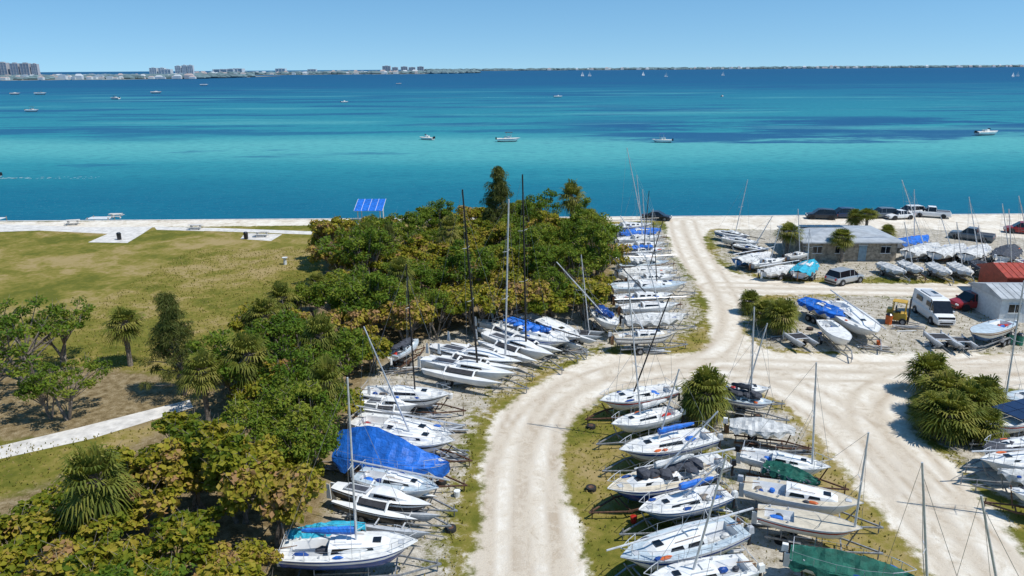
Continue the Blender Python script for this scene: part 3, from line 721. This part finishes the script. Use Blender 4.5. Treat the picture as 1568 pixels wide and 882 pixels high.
# ------------------------------------------------------------------ buildings
def building(name,px,W,D,hw,roof_h,wall,roof,over=.5,rz=0,kind='hip',windows=True):
    p=P(*px); e=empty(name,(p.x,p.y,0),rz)
    mb=MB(); mb.box((W/2,D/2,hw/2),(W,D,hw),wall); mb.obj('walls',e)
    mb=MB(); o=over; a=[(-o,-o,hw),(W+o,-o,hw),(W+o,D+o,hw),(-o,D+o,hw)]; b=[(x,y,hw+.14) for x,y,_ in a]
    mb.add(a+b,[(3,2,1,0),(0,1,5,4),(1,2,6,5),(2,3,7,6),(3,0,4,7)],roof)
    i=D*.42 if kind=='hip' else 0
    r=[(i,D/2,hw+.14+roof_h),(W-i,D/2,hw+.14+roof_h)] if kind=='hip' else [(-o,D/2,hw+.14+roof_h),(W+o,D/2,hw+.14+roof_h)]
    mb.add(b+r,[(0,1,5,4),(1,2,5),(2,3,4,5),(3,0,4)],roof)
    nr=int(W/.6)
    if kind!='hip':
        for k in range(nr+1):
            x=-o+(W+2*o)*k/nr; mb.tube((x,-o,hw+.16),(x,D/2,hw+.16+roof_h),.025,.025,roof,4)
    mb.obj('roof',e)
    if windows:
        mb=MB(); n=max(2,int(W/2.6))
        for k in range(n):
            x=W*(k+.5)/n
            if k==n//2: mb.box((x,-.02,1.05),(1.0,.08,2.1),wallb); mb.box((x,-.05,2.15),(1.2,.1,.1),wallw)
            else:
                mb.box((x,-.02,hw*.6),(1.1,.06,.8),glass); mb.box((x,-.04,hw*.6-.45),(1.3,.12,.08),wallw); mb.box((x,-.04,hw*.6+.45),(1.3,.1,.06),wallw)
                mb.box((x,-.055,hw*.6),(.05,.03,.8),wallw)
        mb.obj('windows_and_door',e)
    return e
bd=building('stone_boathouse',(1232,400),11.5,9,2.5,.7,stone,roofg,.7,-.03,'hip')
mb=MB()
for k in range(5): mb.box((2.0+k*1.15,6.9,3.15),(1.05,1.6,.06),glass)
mb.obj('rooftop_panels',bd)
building('red_roof_shed',(1536,462),9,5,2.6,.9,redroof,redroof,.3,-.05,'gable',False)
building('white_workshop',(1528,494),8,5,2.4,.7,wallw,roofg,.3,-.03,'gable')
p=P(553,337); e=empty('picnic_shelter',(p.x,SHORE-4.2,0)); mb=MB()
for x in(.2,3.8):
    for y in(.2,3.2): mb.box((x,y,1.2),(.14,.14,2.4),wallw)
mb.obj('posts',e); mb=MB()
mb.loft([[(-.3,-.3,2.25),(-.3,3.7,3.5)],[(4.3,-.3,2.25),(4.3,3.7,3.5)]],tarp); mb.loft([[(-.3,-.3,2.19),(-.3,3.7,3.44)],[(4.3,-.3,2.19),(4.3,3.7,3.44)]],wallw)
for k in range(5): x=-.3+4.6*k/4; mb.tube((x,-.3,2.26),(x,3.7,3.51),.03,.03,gel,4)
mb.obj('roof',e); mb=MB(); mb.box((2,1.7,.75),(1.8,.75,.06),wood); mb.box((2,1.0,.45),(1.8,.28,.05),wood); mb.box((2,2.4,.45),(1.8,.28,.05),wood); mb.box((1.3,1.7,.4),(.1,1.3,.08),wood); mb.box((2.7,1.7,.4),(.1,1.3,.08),wood);mb.box((1.3,1.7,.36),(.12,.12,.72),wood); mb.box((2.7,1.7,.36),(.12,.12,.72),wood); mb.obj('table',e)
def picnic_table(px,py):
    p=P(px,py); e=empty('picnic_table',(p.x,p.y,0),random.uniform(-.3,.3)); mb=MB(); mb.box((0,0,.75),(2.1,.8,.07),conc); 
    for s in(-1,1): mb.box((0,s*.75,.45),(2.1,.3,.06),conc)
    mb.obj('top_and_benches',e); mb=MB()
    for x in(-.7,.7): mb.box((x,0,.36),(.14,.3,.72),conc); mb.box((x,0,.36),(.12,1.6,.1),conc)
    mb.obj('legs',e)
for q in[(401,362),(112,344),(300,351),(178,334)]: picnic_table(*q)
def bin_(px,py,mat,n='trash_can'):
    p=P(px,py); e=empty(n,(p.x,p.y,0)); mb=MB(); mb.tube((0,0,0),(0,0,.95),.3,.33,mat,12); mb.tube((0,0,.95),(0,0,1.1),.36,.2,black,12); mb.obj('barrel',e)
bin_(183,367,black);bin_(377,366,black);bin_(1560,528,green_bin);bin_(1545,526,green_bin); bin_(1360,496,orange,'barrel_drum')
p=P(437,405); e=empty('drinking_fountain',(p.x,p.y,0)); mb=MB(); mb.tube((0,0,0),(0,0,.8),.22,.16,wallw,10); mb.tube((0,0,.8),(0,0,.95),.3,.36,wallw,12); mb.obj('pedestal',e)
def floatdock(px,py,w):
    p=P(px,py,WZ); e=empty('swim_dock',(p.x,SHORE+5,WZ)); mb=MB()
    for k in range(int(w/.25)): mb.box((k*.25-w/2,0,.75),(.22,2.2,.06),wallw)
    for x in(-w/2+.2,w/2-.2):
        for y in(-1,1): mb.tube((x,y,-1),(x,y,1.0),.09,.09,wood,7)
    mb.obj('planks_and_piles',e)
floatdock(172,334,4.0);floatdock(10,337,2.5)
p=P(1372,494); e=empty('yellow_forklift',(p.x,p.y,0),-.6); mb=MB()
mb.box((0,0,.75),(1.7,1.1,.7),yellow,taper=.9); mb.box((-.7,0,1.2),(.5,1.0,.4),yellow,taper=.85); mb.box((.05,0,1.2),(.45,.5,.15),black); mb.box((-.16,0,1.45),(.1,.5,.5),black)
for x in(-.45,.65):
    for s in(-1,1): mb.tube((x,s*.5,1.1),(x+.05,s*.48,2.2),.04,.04,yellow,5)
mb.box((.12,0,2.22),(1.25,1.1,.06),yellow)
for s in(-1,1): mb.box((1.0,s*.35,1.4),(.1,.1,2.6),black); mb.box((1.5,s*.3,.15),(1.0,.12,.06),galv); wheel(mb,.6,s*.55,.34,.24); wheel(mb,-.6,s*.5,.28,.2)
mb.box((1.02,0,2.5),(.08,.7,.1),black); mb.obj('body_and_mast',e)
for q in [(690,812),(676,740),(905,655),(905,750),(1160,640),(1195,830),(640,790),(1240,505),(1130,800),(1170,700)]:
    p=P(*q); e=empty('spare_tyre',(p.x,p.y,0)); mb=MB(); mb.tube((0,0,.0),(0,0,.2),.32,.32,rubber,14); mb.tube((0,0,.0),(0,0,.205),.17,.17,rust,10); mb.obj('tyre',e)
def pile(name,px,py,mats,n=7,l=3):
    p=P(px,py); e=empty(name,(p.x,p.y,0),random.uniform(-.4,.4)); mb=MB()
    for k in range(n):
        y=random.uniform(-.5,.5); a=random.uniform(-.25,.25); z=.06+.07*k*.6; ll=l*random.uniform(.5,1)
        mb.box((random.uniform(-.3,.3),y,z),(ll,.12,.06),random.choice(mats),a)
    mb.obj('planks',e)
for q in [(560,790),(600,640),(640,625),(1000,540),(1180,800),(1210,690),(1440,530),(1340,535),(700,590),(880,540),(520,720),(1130,660),(1200,520),(1010,650),(690,660),(690,700),(1390,505),(1100,840),(620,570),(480,840),(660,640),(1040,690),(1080,780)]: pile('timber_pile',q[0],q[1],[wood,galv,alu,gel])
def bucket(px,py,m):
    p=P(px,py); e=empty('plastic_bucket',(p.x,p.y,0)); mb=MB(); mb.tube((0,0,0),(0,0,.38),.16,.2,m,10); mb.obj('bucket',e)
for q,m in [((1105,820),redm),((970,800),redm),((700,760),gel),((1255,515),tarp),((690,610),gel),((1330,500),gel),((1345,528),orange),((1190,780),tarp)]: bucket(*q,m)

# ------------------------------------------------------------------ foliage
def leafmat(name,stops,trans=.25,shift=.25):
    m,nt,out=newmat(name)
    at=nd(nt,'ShaderNodeAttribute',{'attribute_name':'lf'}).outputs['Fac']
    oi=nd(nt,'ShaderNodeObjectInfo').outputs['Random']
    pos=nd(nt,'ShaderNodeNewGeometry').outputs['Position']
    n=noise_(nt,pos,.25,3,.5)
    v=math_(nt,'ADD',at,math_(nt,'MULTIPLY_ADD',oi,shift,-shift/2)); v=math_(nt,'ADD',v,math_(nt,'MULTIPLY_ADD',n,.8,-.4),clamp=True)
    c=ramp(nt,v,stops)
    d=nd(nt,'ShaderNodeBsdfPrincipled',None,Base_Color=c,Roughness=.6); d.inputs['Specular IOR Level'].default_value=.12
    t=nd(nt,'ShaderNodeBsdfTranslucent',None,Color=mixc(nt,.5,c,(.34,.34,.02),'MIX'))
    mx=nd(nt,'ShaderNodeMixShader',None,i0=trans,i1=d.outputs[0],i2=t.outputs[0]); nt.links.new(mx.outputs[0],out.inputs[0]); return m
lm_grape=leafmat('leaf_sea_grape',[(0,(.085,.135,.012)),(.25,(.17,.19,.016)),(.5,(.29,.265,.024)),(.72,(.37,.29,.045)),(1,(.36,.21,.10))],.30,.5)
lm_green=leafmat('leaf_mangrove',[(0,(.055,.115,.012)),(.5,(.115,.185,.018)),(1,(.25,.27,.035))],.30,.35)
lm_pine=leafmat('leaf_casuarina',[(0,(.045,.07,.018)),(.5,(.09,.11,.025)),(1,(.16,.155,.05))],.2,.3)
lm_palm=leafmat('leaf_palm',[(0,(.075,.105,.018)),(.45,(.16,.18,.030)),(.8,(.29,.265,.06)),(1,(.38,.29,.14))],.25,.2)
def finish(mb,leaves,name,lmat):
    Q,lf=leaves; nv=len(mb.v); nf=len(mb.f)
    vs=mb.v+[tuple(x) for x in Q.reshape(-1,3)]
    fs=mb.f+[(nv+4*i,nv+4*i+1,nv+4*i+2,nv+4*i+3) for i in range(len(Q))]
    me=bpy.data.meshes.new(name); me.from_pydata(vs,[],fs)
    for m in mb.mats: me.materials.append(m)
    me.materials.append(lmat); k=len(mb.mats)
    me.polygons.foreach_set('material_index',mb.m+[k]*len(Q))
    a=me.attributes.new('lf','FLOAT','FACE'); a.data.foreach_set('value',np.concatenate([np.zeros(nf),lf]).astype(np.float32)); me.update(); return me
def unit(v): return v/np.maximum(np.linalg.norm(v,axis=-1,keepdims=True),1e-6)
def tree_mesh(name,seed,Ht,R,z0,ncl,lpc,leaf,asp,lmat,crs=.8,trunk_r=.14,cone=False,updown=.5,multi=3,squash=1.0,twigs=0):
    rg=np.random.default_rng(seed); rd=random.Random(seed); mb=MB(); cl=[]
    for i in range(ncl):
        if cone:
            h=rg.uniform(0,1)**.9; z=z0+(Ht-z0)*h; rr=R*(1-h)**.7*rg.uniform(.25,1); a=rg.uniform(0,6.283); cl.append((rr*math.cos(a),rr*math.sin(a),z))
        else:
            a=rg.uniform(0,6.283); u=rg.uniform(-.25,1); rr=rg.uniform(.5,1.08)**.6*(1+.2*math.sin(3*a+seed))
            hr=math.sqrt(max(0,1-u*u))*R*rr; zc=(z0+Ht)/2; z=zc+u*(Ht-z0)/2*rr*squash; cl.append((hr*math.cos(a),hr*math.sin(a),z))
    cl=np.array(cl)
    roots=[(rd.uniform(-.4,.4),rd.uniform(-.4,.4)) for _ in range(multi)]
    tops=[]
    for k,(x,y) in enumerate(roots):
        p=Vector((x,y,-.1)); a=k*6.283/multi+rd.random(); q=Vector((x+.25*R*math.cos(a)*(0 if multi==1 else 1),y+.25*R*math.sin(a)*(0 if multi==1 else 1),z0+(.1 if not cone else (Ht-z0)*.85)))
        mid=p.lerp(q,.5)+Vector((rd.uniform(-.15,.15),rd.uniform(-.15,.15),0))
        mb.tube(p,mid,trunk_r,trunk_r*.8,bark,7,False); mb.tube(mid,q,trunk_r*.8,trunk_r*(.55 if not cone else .25),bark,7,False); tops.append(q)
    for c in cl:
        t=min(tops,key=lambda q:(q-Vector(c)).length)
        if cone: t=Vector((0,0,max(z0*.5,c[2]-.5)))
        c=Vector(c); m_=t.lerp(c,.55)+Vector((rd.uniform(-.2,.2),rd.uniform(-.2,.2),rd.uniform(-.1,.25)))
        mb.tube(t,m_,trunk_r*.38,trunk_r*.22,bark,4,False); mb.tube(m_,c,trunk_r*.22,.02,bark,4,False)
        for _ in range(twigs): mb.tube(c,c+Vector((rd.uniform(-.6,.6),rd.uniform(-.6,.6),rd.uniform(0,.8))),.018,.006,bark,3,False)
    N=ncl*lpc; cv=rg.uniform(0,1,ncl); idx=np.repeat(np.arange(ncl),lpc)
    cr=crs*rg.uniform(.6,1.3,ncl)[idx]
    d=unit(rg.normal(size=(N,3))); r=rg.uniform(0.1,1.1,N)**.5
    off=d*(cr*r)[:,None]*np.array([1,1,.62]); C=cl[idx]+off
    nrm=unit(d*.6+rg.normal(size=(N,3))*.55+np.array([0,0,updown]))
    tg=unit(np.cross(nrm,rg.normal(size=(N,3)))); bt=np.cross(nrm,tg)
    s=(leaf*rg.uniform(.6,1.3,N))[:,None]
    if asp<.3: tg=unit(tg*.5+np.array([0,0,-.6])+d*.5); bt=unit(np.cross(tg,rg.normal(size=(N,3))))
    Q=np.stack([C-tg*s,C+bt*s*asp+nrm*s*.12,C+tg*s,C-bt*s*asp+nrm*s*.12],1)
    lf=np.clip(cv[idx]*.5+rg.uniform(0,.5,N),0,1)
    return finish(mb,(Q,lf),name,lmat)
def palm_mesh(name,seed,th,R,nf,dead=8):
    rg=random.Random(seed); mb=MB(); lean=Vector((rg.uniform(-.3,.3),rg.uniform(-.3,.3),0)); top=Vector((lean.x,lean.y,th)); p=Vector((0,0,-.1))
    for k in range(1,6):
        q=Vector((lean.x*(k/5)**1.5,lean.y*(k/5)**1.5,th*k/5)); mb.tube(p,q,.19-.01*k+.02*(k%2),.18,bark,9,False); p=q
    for k in range(24):
        z=th*rg.uniform(.35,1); a=rg.uniform(0,6.28); b=Vector((lean.x*(z/th)**1.5,lean.y*(z/th)**1.5,z)); mb.tube(b,b+Vector((math.cos(a)*.3,math.sin(a)*.3,.3)),.05,.02,bark,4)
    Q=[];lf=[]
    for k in range(nf+dead):
        dd=k>=nf; az=k*2.39996+rg.uniform(-.3,.3); el=rad(rg.uniform(-75,-50)) if dd else rad(-38+118*(k/nf)**.9+rg.uniform(-8,8))
        D=Vector((math.cos(az)*math.cos(el),math.sin(az)*math.cos(el),math.sin(el))); sd_=Vector((-math.sin(az),math.cos(az),0)); up=D.cross(sd_)*-1
        pl=R*(.45 if not dd else .25)*rg.uniform(.7,1.15); c=top+D*pl+Vector((0,0,-.10*pl)); mb.tube(top,c,.025,.018,bark,3,False)
        ll=R*.56*rg.uniform(.8,1.1); nl=17; base=rg.random()*.55+(.05 if not dd else .6)
        for j in range(nl):
            a=rad(-115+230*j/(nl-1))+rg.uniform(-.05,.05); dr=D*math.cos(a)+sd_*math.sin(a); ln=ll*(1-.35*abs(a)/rad(115))*rg.uniform(.85,1.08); wv=dr.cross(up).normalized()*(.038*R/1.6)
            fold=up*(-.16*abs(math.sin(a))*ln)
            m_=c+dr*ln*.58+fold; t=c+dr*ln*.95+fold*1.6+Vector((0,0,-.34*ln)); b0=c+dr*ln*.05
            Q.append([b0-wv*.3,b0+wv*.3,m_+wv,m_-wv]); Q.append([m_-wv,m_+wv,t+wv*.2,t-wv*.2]); lf+=[min(1,base+rg.random()*.25)]*2
    return finish(mb,(np.array([[tuple(v) for v in q] for q in Q]),np.array(lf)),name,lm_palm)
grape=[tree_mesh('sea_grape_%d'%i,i,random.uniform(3.8,5.4),random.uniform(1.9,2.5),1.4,32,100,.165,.75,lm_grape,.62,twigs=3) for i in range(5)]
mang=[tree_mesh('mangrove_%d'%i,40+i,random.uniform(5,6.2),random.uniform(2.2,2.9),1.8,36,120,.14,.5,lm_green,.68,twigs=2) for i in range(4)]
airy=[tree_mesh('airy_%d'%i,70+i,6.3,3.6,2.2,30,75,.16,.5,lm_green,.65,.2,twigs=4) for i in range(2)]
cas=[tree_mesh('casuarina_%d'%i,90+i,8.5,2.6,1.4,85,125,.24,.10,lm_pine,.65,.18,True,.5,1) for i in range(2)]
palms=[palm_mesh('palm_%d'%i,120+i,3.4,1.9,46) for i in range(3)]
palmb=[palm_mesh('palm_low_%d'%i,140+i,1.5,2.0,62,6) for i in range(3)]
def put(name,me,x,y,s=1,rz=None,sz=None):
    o=bpy.data.objects.new(name,me); scene.collection.objects.link(o); o.location=(x,y,0); o.rotation_euler=(0,0,random.uniform(0,6.28) if rz is None else rz); o.scale=(s,s,sz or s*random.uniform(.85,1.15)); return o
def scatter(polypx,z,sp,n=4000):
    w=[tuple(P(a,b,z)[:2]) for a,b in polypx]; xs_=[p[0] for p in w]; ys_=[p[1] for p in w]; pts=[]
    for _ in range(n):
        x=random.uniform(min(xs_),max(xs_)); y=random.uniform(min(ys_),max(ys_))
        if not inside(np.array([x]),np.array([y]),w)[0]: continue
        if all((x-a)**2+(y-b)**2>sp*sp for a,b in pts): pts.append((x,y))
    return pts
for x,y in scatter([(-200,1000),(-60,830),(40,790),(120,740),(200,690),(290,660),(330,640),(400,600),(440,560),(455,700),(440,760),(420,850),(380,1000)],3.5,2.8):
    g=random.random()<.92; put('sea_grape_tree' if g else 'mangrove_tree',random.choice(grape if g else mang),x,y,random.uniform(.72,1.1))
for x,y in scatter([(345,590),(350,520),(400,490),(470,460),(560,440),(575,500),(530,570),(500,620),(465,680),(430,660),(430,600)],3.5,2.9):
    g=random.random()<.6; put('sea_grape_tree' if g else 'mangrove_tree',random.choice(grape if g else mang),x,y,random.uniform(.7,1.1))
for x,y in scatter([(510,400),(500,360),(560,355),(640,350),(700,330),(780,328),(860,333),(915,345),(925,380),(915,430),(870,450),(800,458),(720,462),(640,480),(590,490),(540,450)],3.5,2.95):
    g=random.random()<.7; put('sea_grape_tree' if g else 'mangrove_tree',random.choice(grape if g else mang),x,y,random.uniform(.75,1.2))
def at(name,me,px,py,s=1,sz=None):
    p=P(px,py); return put(name,me,p.x,p.y,s,None,sz)
at('mangrove_tree',airy[0],545,440,1.15); at('mangrove_tree',airy[1],590,420,1.0); at('mangrove_tree',airy[1],45,590,1.1); at('mangrove_tree',airy[0],-20,640,1.1); at('mangrove_tree',airy[0],110,640,.7);at('mangrove_tree',airy[1],0,570,1.0); at('mangrove_tree',mang[0],80,640,.6);at('mangrove_tree',airy[1],95,560,.8)
at('casuarina_tree',cas[0],275,605,1.0); at('casuarina_tree',cas[1],765,385,1.25); at('casuarina_tree',cas[0],600,430,.7); at('casuarina_tree',cas[0],752,380,.9)
for i,(x,y,s,sz) in enumerate([(200,560,1.15,1.1),(487,478,.8,.9),(412,560,1.1,1.3),(390,640,1.15,1.4),(320,650,1.0,1.2),(875,372,1.35,1.9),(1203,395,1.25,1.0),(1288,402,1.15,.95),(1326,352,1.2,.7),(440,530,1,1.3),(170,880,1.1,1.5),(500,615,1.0,1.5),(505,690,.9,1.4),(620,500,1,1.5),(905,425,1.0,1.4),(570,430,1.0,1.5),(690,420,1.0,1.6)]):
    at('cabbage_palm',palms[i%3],x,y,s,sz)
for i,(x,y,s) in enumerate([(1165,500,.95),(1190,512,1.1),(1205,495,.8),(1150,480,.8),(1415,600,1.15),(1445,670,1.25),(1470,650,1.2),(1500,675,.95),(1425,660,.9),(1490,640,1.1),(1355,368,.8),(1445,640,1.25),(1310,348,.9),(905,345,.9),(1080,655,1.15),(1066,640,.85),(1092,640,.8)]):
    at('dwarf_palm',palmb[i%3],x,y,s,1.35*s if i==14 else None)
# grass tufts
n=26000
gx=RG.uniform(-45,60,n*3); gy=RG.uniform(26,100,n*3)
def samp(A): 
    ix=np.clip(np.searchsorted(xs,gx),0,len(xs)-1); iy=np.clip(np.searchsorted(ys,gy),0,len(ys)-1); return A[iy,ix]
keep=(samp(S)<-.3)&(samp(Lt)<0)&(RG.uniform(size=n*3)<np.where(samp(G)>0,.30,.8)); gx=gx[keep][:n*2];gy=gy[keep][:n*2]; N=len(gx)
a=RG.uniform(0,6.28,N); h=RG.uniform(.05,.17,N); w=RG.uniform(.03,.07,N); le=RG.uniform(-.08,.08,(N,2))
b0=np.stack([gx-np.cos(a)*w,gy-np.sin(a)*w,np.zeros(N)],-1);b1=np.stack([gx+np.cos(a)*w,gy+np.sin(a)*w,np.zeros(N)],-1)
t1=np.stack([gx+np.cos(a)*w*.5+le[:,0],gy+np.sin(a)*w*.5+le[:,1],h],-1); t0=np.stack([gx-np.cos(a)*w*.5+le[:,0],gy-np.sin(a)*w*.5+le[:,1],h],-1)
lm_grass=leafmat('grass_blades',[(0,(.11,.12,.018)),(.5,(.22,.19,.04)),(1,(.38,.29,.12))],.2,.0)
gme=finish(MB(),(np.stack([b0,b1,t1,t0],1),RG.uniform(0,1,N)),'grass_tufts',lm_grass)
go=bpy.data.objects.new('grass_tufts',gme); scene.collection.objects.link(go)

# ------------------------------------------------------------------ distant shore
hz_tree=pm('distant_trees_hazed',(.13,.20,.215),.9,var=.2,scale=.01); hz_land=pm('distant_land_hazed',(.27,.29,.26),.9,var=.2,scale=.01)  # aerial haze painted into the base colours: paler and bluer with distance
hw=pm('distant_white_wall_hazed',(.52,.56,.58),.8,var=.1,scale=.02); hr=pm('distant_roof_tan_hazed',(.38,.32,.30),.8,var=.2,scale=.02); hp=pm('distant_pink_wall_hazed',(.42,.41,.42),.8,var=.1,scale=.02); hg=pm('distant_window_band_hazed',(.19,.25,.30),.6,var=.1,scale=.02)  # far walls, roofs and windows have the same haze tint in their colour
def coast(x0,x1,Y0,Yd,name,tree_h,den):
    a=T(x0,110,Y0).x; b=T(x1,110,Y0).x; mb=MB(); n=60; f=[];bk=[]
    for i in range(n+1):
        t=i/n; x=a+(b-a)*t; ed=min(1,(1-t)*6) if x1<1500 else 1
        f.append((x,Y0+random.uniform(-.03,.03)*Y0+(1-ed)*Yd*.6,WZ+1)); bk.append((x,Y0+Yd,WZ+1))
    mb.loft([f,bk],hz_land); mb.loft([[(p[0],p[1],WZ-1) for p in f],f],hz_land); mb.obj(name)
    mb=MB()
    for i in range(den):
        t=random.random(); x=a+(b-a)*t; h=tree_h*random.uniform(.4,1.15); y=Y0+Yd*random.uniform(.06,.6)
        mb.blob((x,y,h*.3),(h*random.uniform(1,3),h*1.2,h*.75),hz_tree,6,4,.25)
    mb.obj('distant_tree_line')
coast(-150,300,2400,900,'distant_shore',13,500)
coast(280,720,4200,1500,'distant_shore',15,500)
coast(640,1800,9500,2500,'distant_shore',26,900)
def tower(px,wpx,top,Y,wall,fl=None):
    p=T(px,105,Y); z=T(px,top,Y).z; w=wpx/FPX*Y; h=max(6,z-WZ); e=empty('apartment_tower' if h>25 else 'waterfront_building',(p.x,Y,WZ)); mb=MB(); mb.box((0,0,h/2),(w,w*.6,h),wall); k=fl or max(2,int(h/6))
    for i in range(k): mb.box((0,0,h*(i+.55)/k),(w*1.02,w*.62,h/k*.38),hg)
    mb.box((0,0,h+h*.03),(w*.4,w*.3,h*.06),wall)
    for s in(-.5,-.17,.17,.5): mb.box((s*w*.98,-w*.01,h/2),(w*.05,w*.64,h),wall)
    mb.obj('walls_and_windows',e)
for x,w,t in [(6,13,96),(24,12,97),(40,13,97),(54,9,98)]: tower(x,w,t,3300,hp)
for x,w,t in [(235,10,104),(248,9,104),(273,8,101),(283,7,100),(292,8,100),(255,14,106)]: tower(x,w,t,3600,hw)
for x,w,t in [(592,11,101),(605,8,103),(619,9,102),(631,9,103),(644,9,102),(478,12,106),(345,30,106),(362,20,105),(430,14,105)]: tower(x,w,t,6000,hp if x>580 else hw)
mb=MB()
def house(mb,x,y,s,z=WZ+1):
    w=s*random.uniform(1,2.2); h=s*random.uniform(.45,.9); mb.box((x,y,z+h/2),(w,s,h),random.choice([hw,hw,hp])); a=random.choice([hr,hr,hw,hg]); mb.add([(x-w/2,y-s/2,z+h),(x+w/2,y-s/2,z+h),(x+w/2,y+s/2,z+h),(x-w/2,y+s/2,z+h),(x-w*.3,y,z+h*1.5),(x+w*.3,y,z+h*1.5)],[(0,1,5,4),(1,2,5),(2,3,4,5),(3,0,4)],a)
for i in range(190): Yh=2400+random.uniform(0,600); house(mb,T(random.uniform(-60,300),110,Yh).x,Yh,random.uniform(8,14))
for i in range(110): Yh=4250+random.uniform(0,700); house(mb,T(random.uniform(280,640),110,Yh).x,Yh,random.uniform(10,18))
for i in range(80): Yh=9500+random.uniform(0,500); house(mb,T(random.uniform(820,1600),100,Yh).x,Yh,random.uniform(16,28))
mb.obj('distant_houses')

# ------------------------------------------------------------------ light
SE=rad(60); sv=Vector((.93,-.36,0)).normalized()*math.cos(SE); sv.z=math.sin(SE)
sun=bpy.data.lights.new('sun','SUN'); sun.energy=4.4; sun.angle=rad(.53); sun.color=(1,.965,.90)
so_=bpy.data.objects.new('sun',sun); scene.collection.objects.link(so_); so_.rotation_euler=sv.to_track_quat('Z','Y').to_euler(); so_.location=(0,0,60)
w=bpy.data.worlds.new('World'); scene.world=w; w.use_nodes=True; nt=w.node_tree; nt.nodes.clear()
out=nt.nodes.new('ShaderNodeOutputWorld'); bg=nt.nodes.new('ShaderNodeBackground'); bg.inputs[1].default_value=.14
sky=nt.nodes.new('ShaderNodeTexSky'); sky.sky_type='NISHITA'; sky.sun_disc=False; sky.sun_elevation=SE; sky.sun_rotation=math.atan2(sv.x,sv.y); sky.altitude=0; sky.air_density=1.0; sky.dust_density=.2; sky.ozone_density=3.5
tc=nd(nt,'ShaderNodeTexCoord'); va=nd(nt,'ShaderNodeVectorMath',{'operation':'ADD'},i0=tc.outputs['Generated'],i1=(0,0,.115)); vn=nd(nt,'ShaderNodeVectorMath',{'operation':'NORMALIZE'},i0=va.outputs[0])
hs=nd(nt,'ShaderNodeHueSaturation',None,Hue=.492,Saturation=1.22,Value=1.0)
nt.links.new(vn.outputs[0],sky.inputs[0]); nt.links.new(sky.outputs[0],hs.inputs['Color']); nt.links.new(hs.outputs[0],bg.inputs[0]); nt.links.new(bg.outputs[0],out.inputs[0])
scene.view_settings.view_transform='Standard'; scene.view_settings.look='None'; scene.view_settings.exposure=0; scene.view_settings.gamma=1
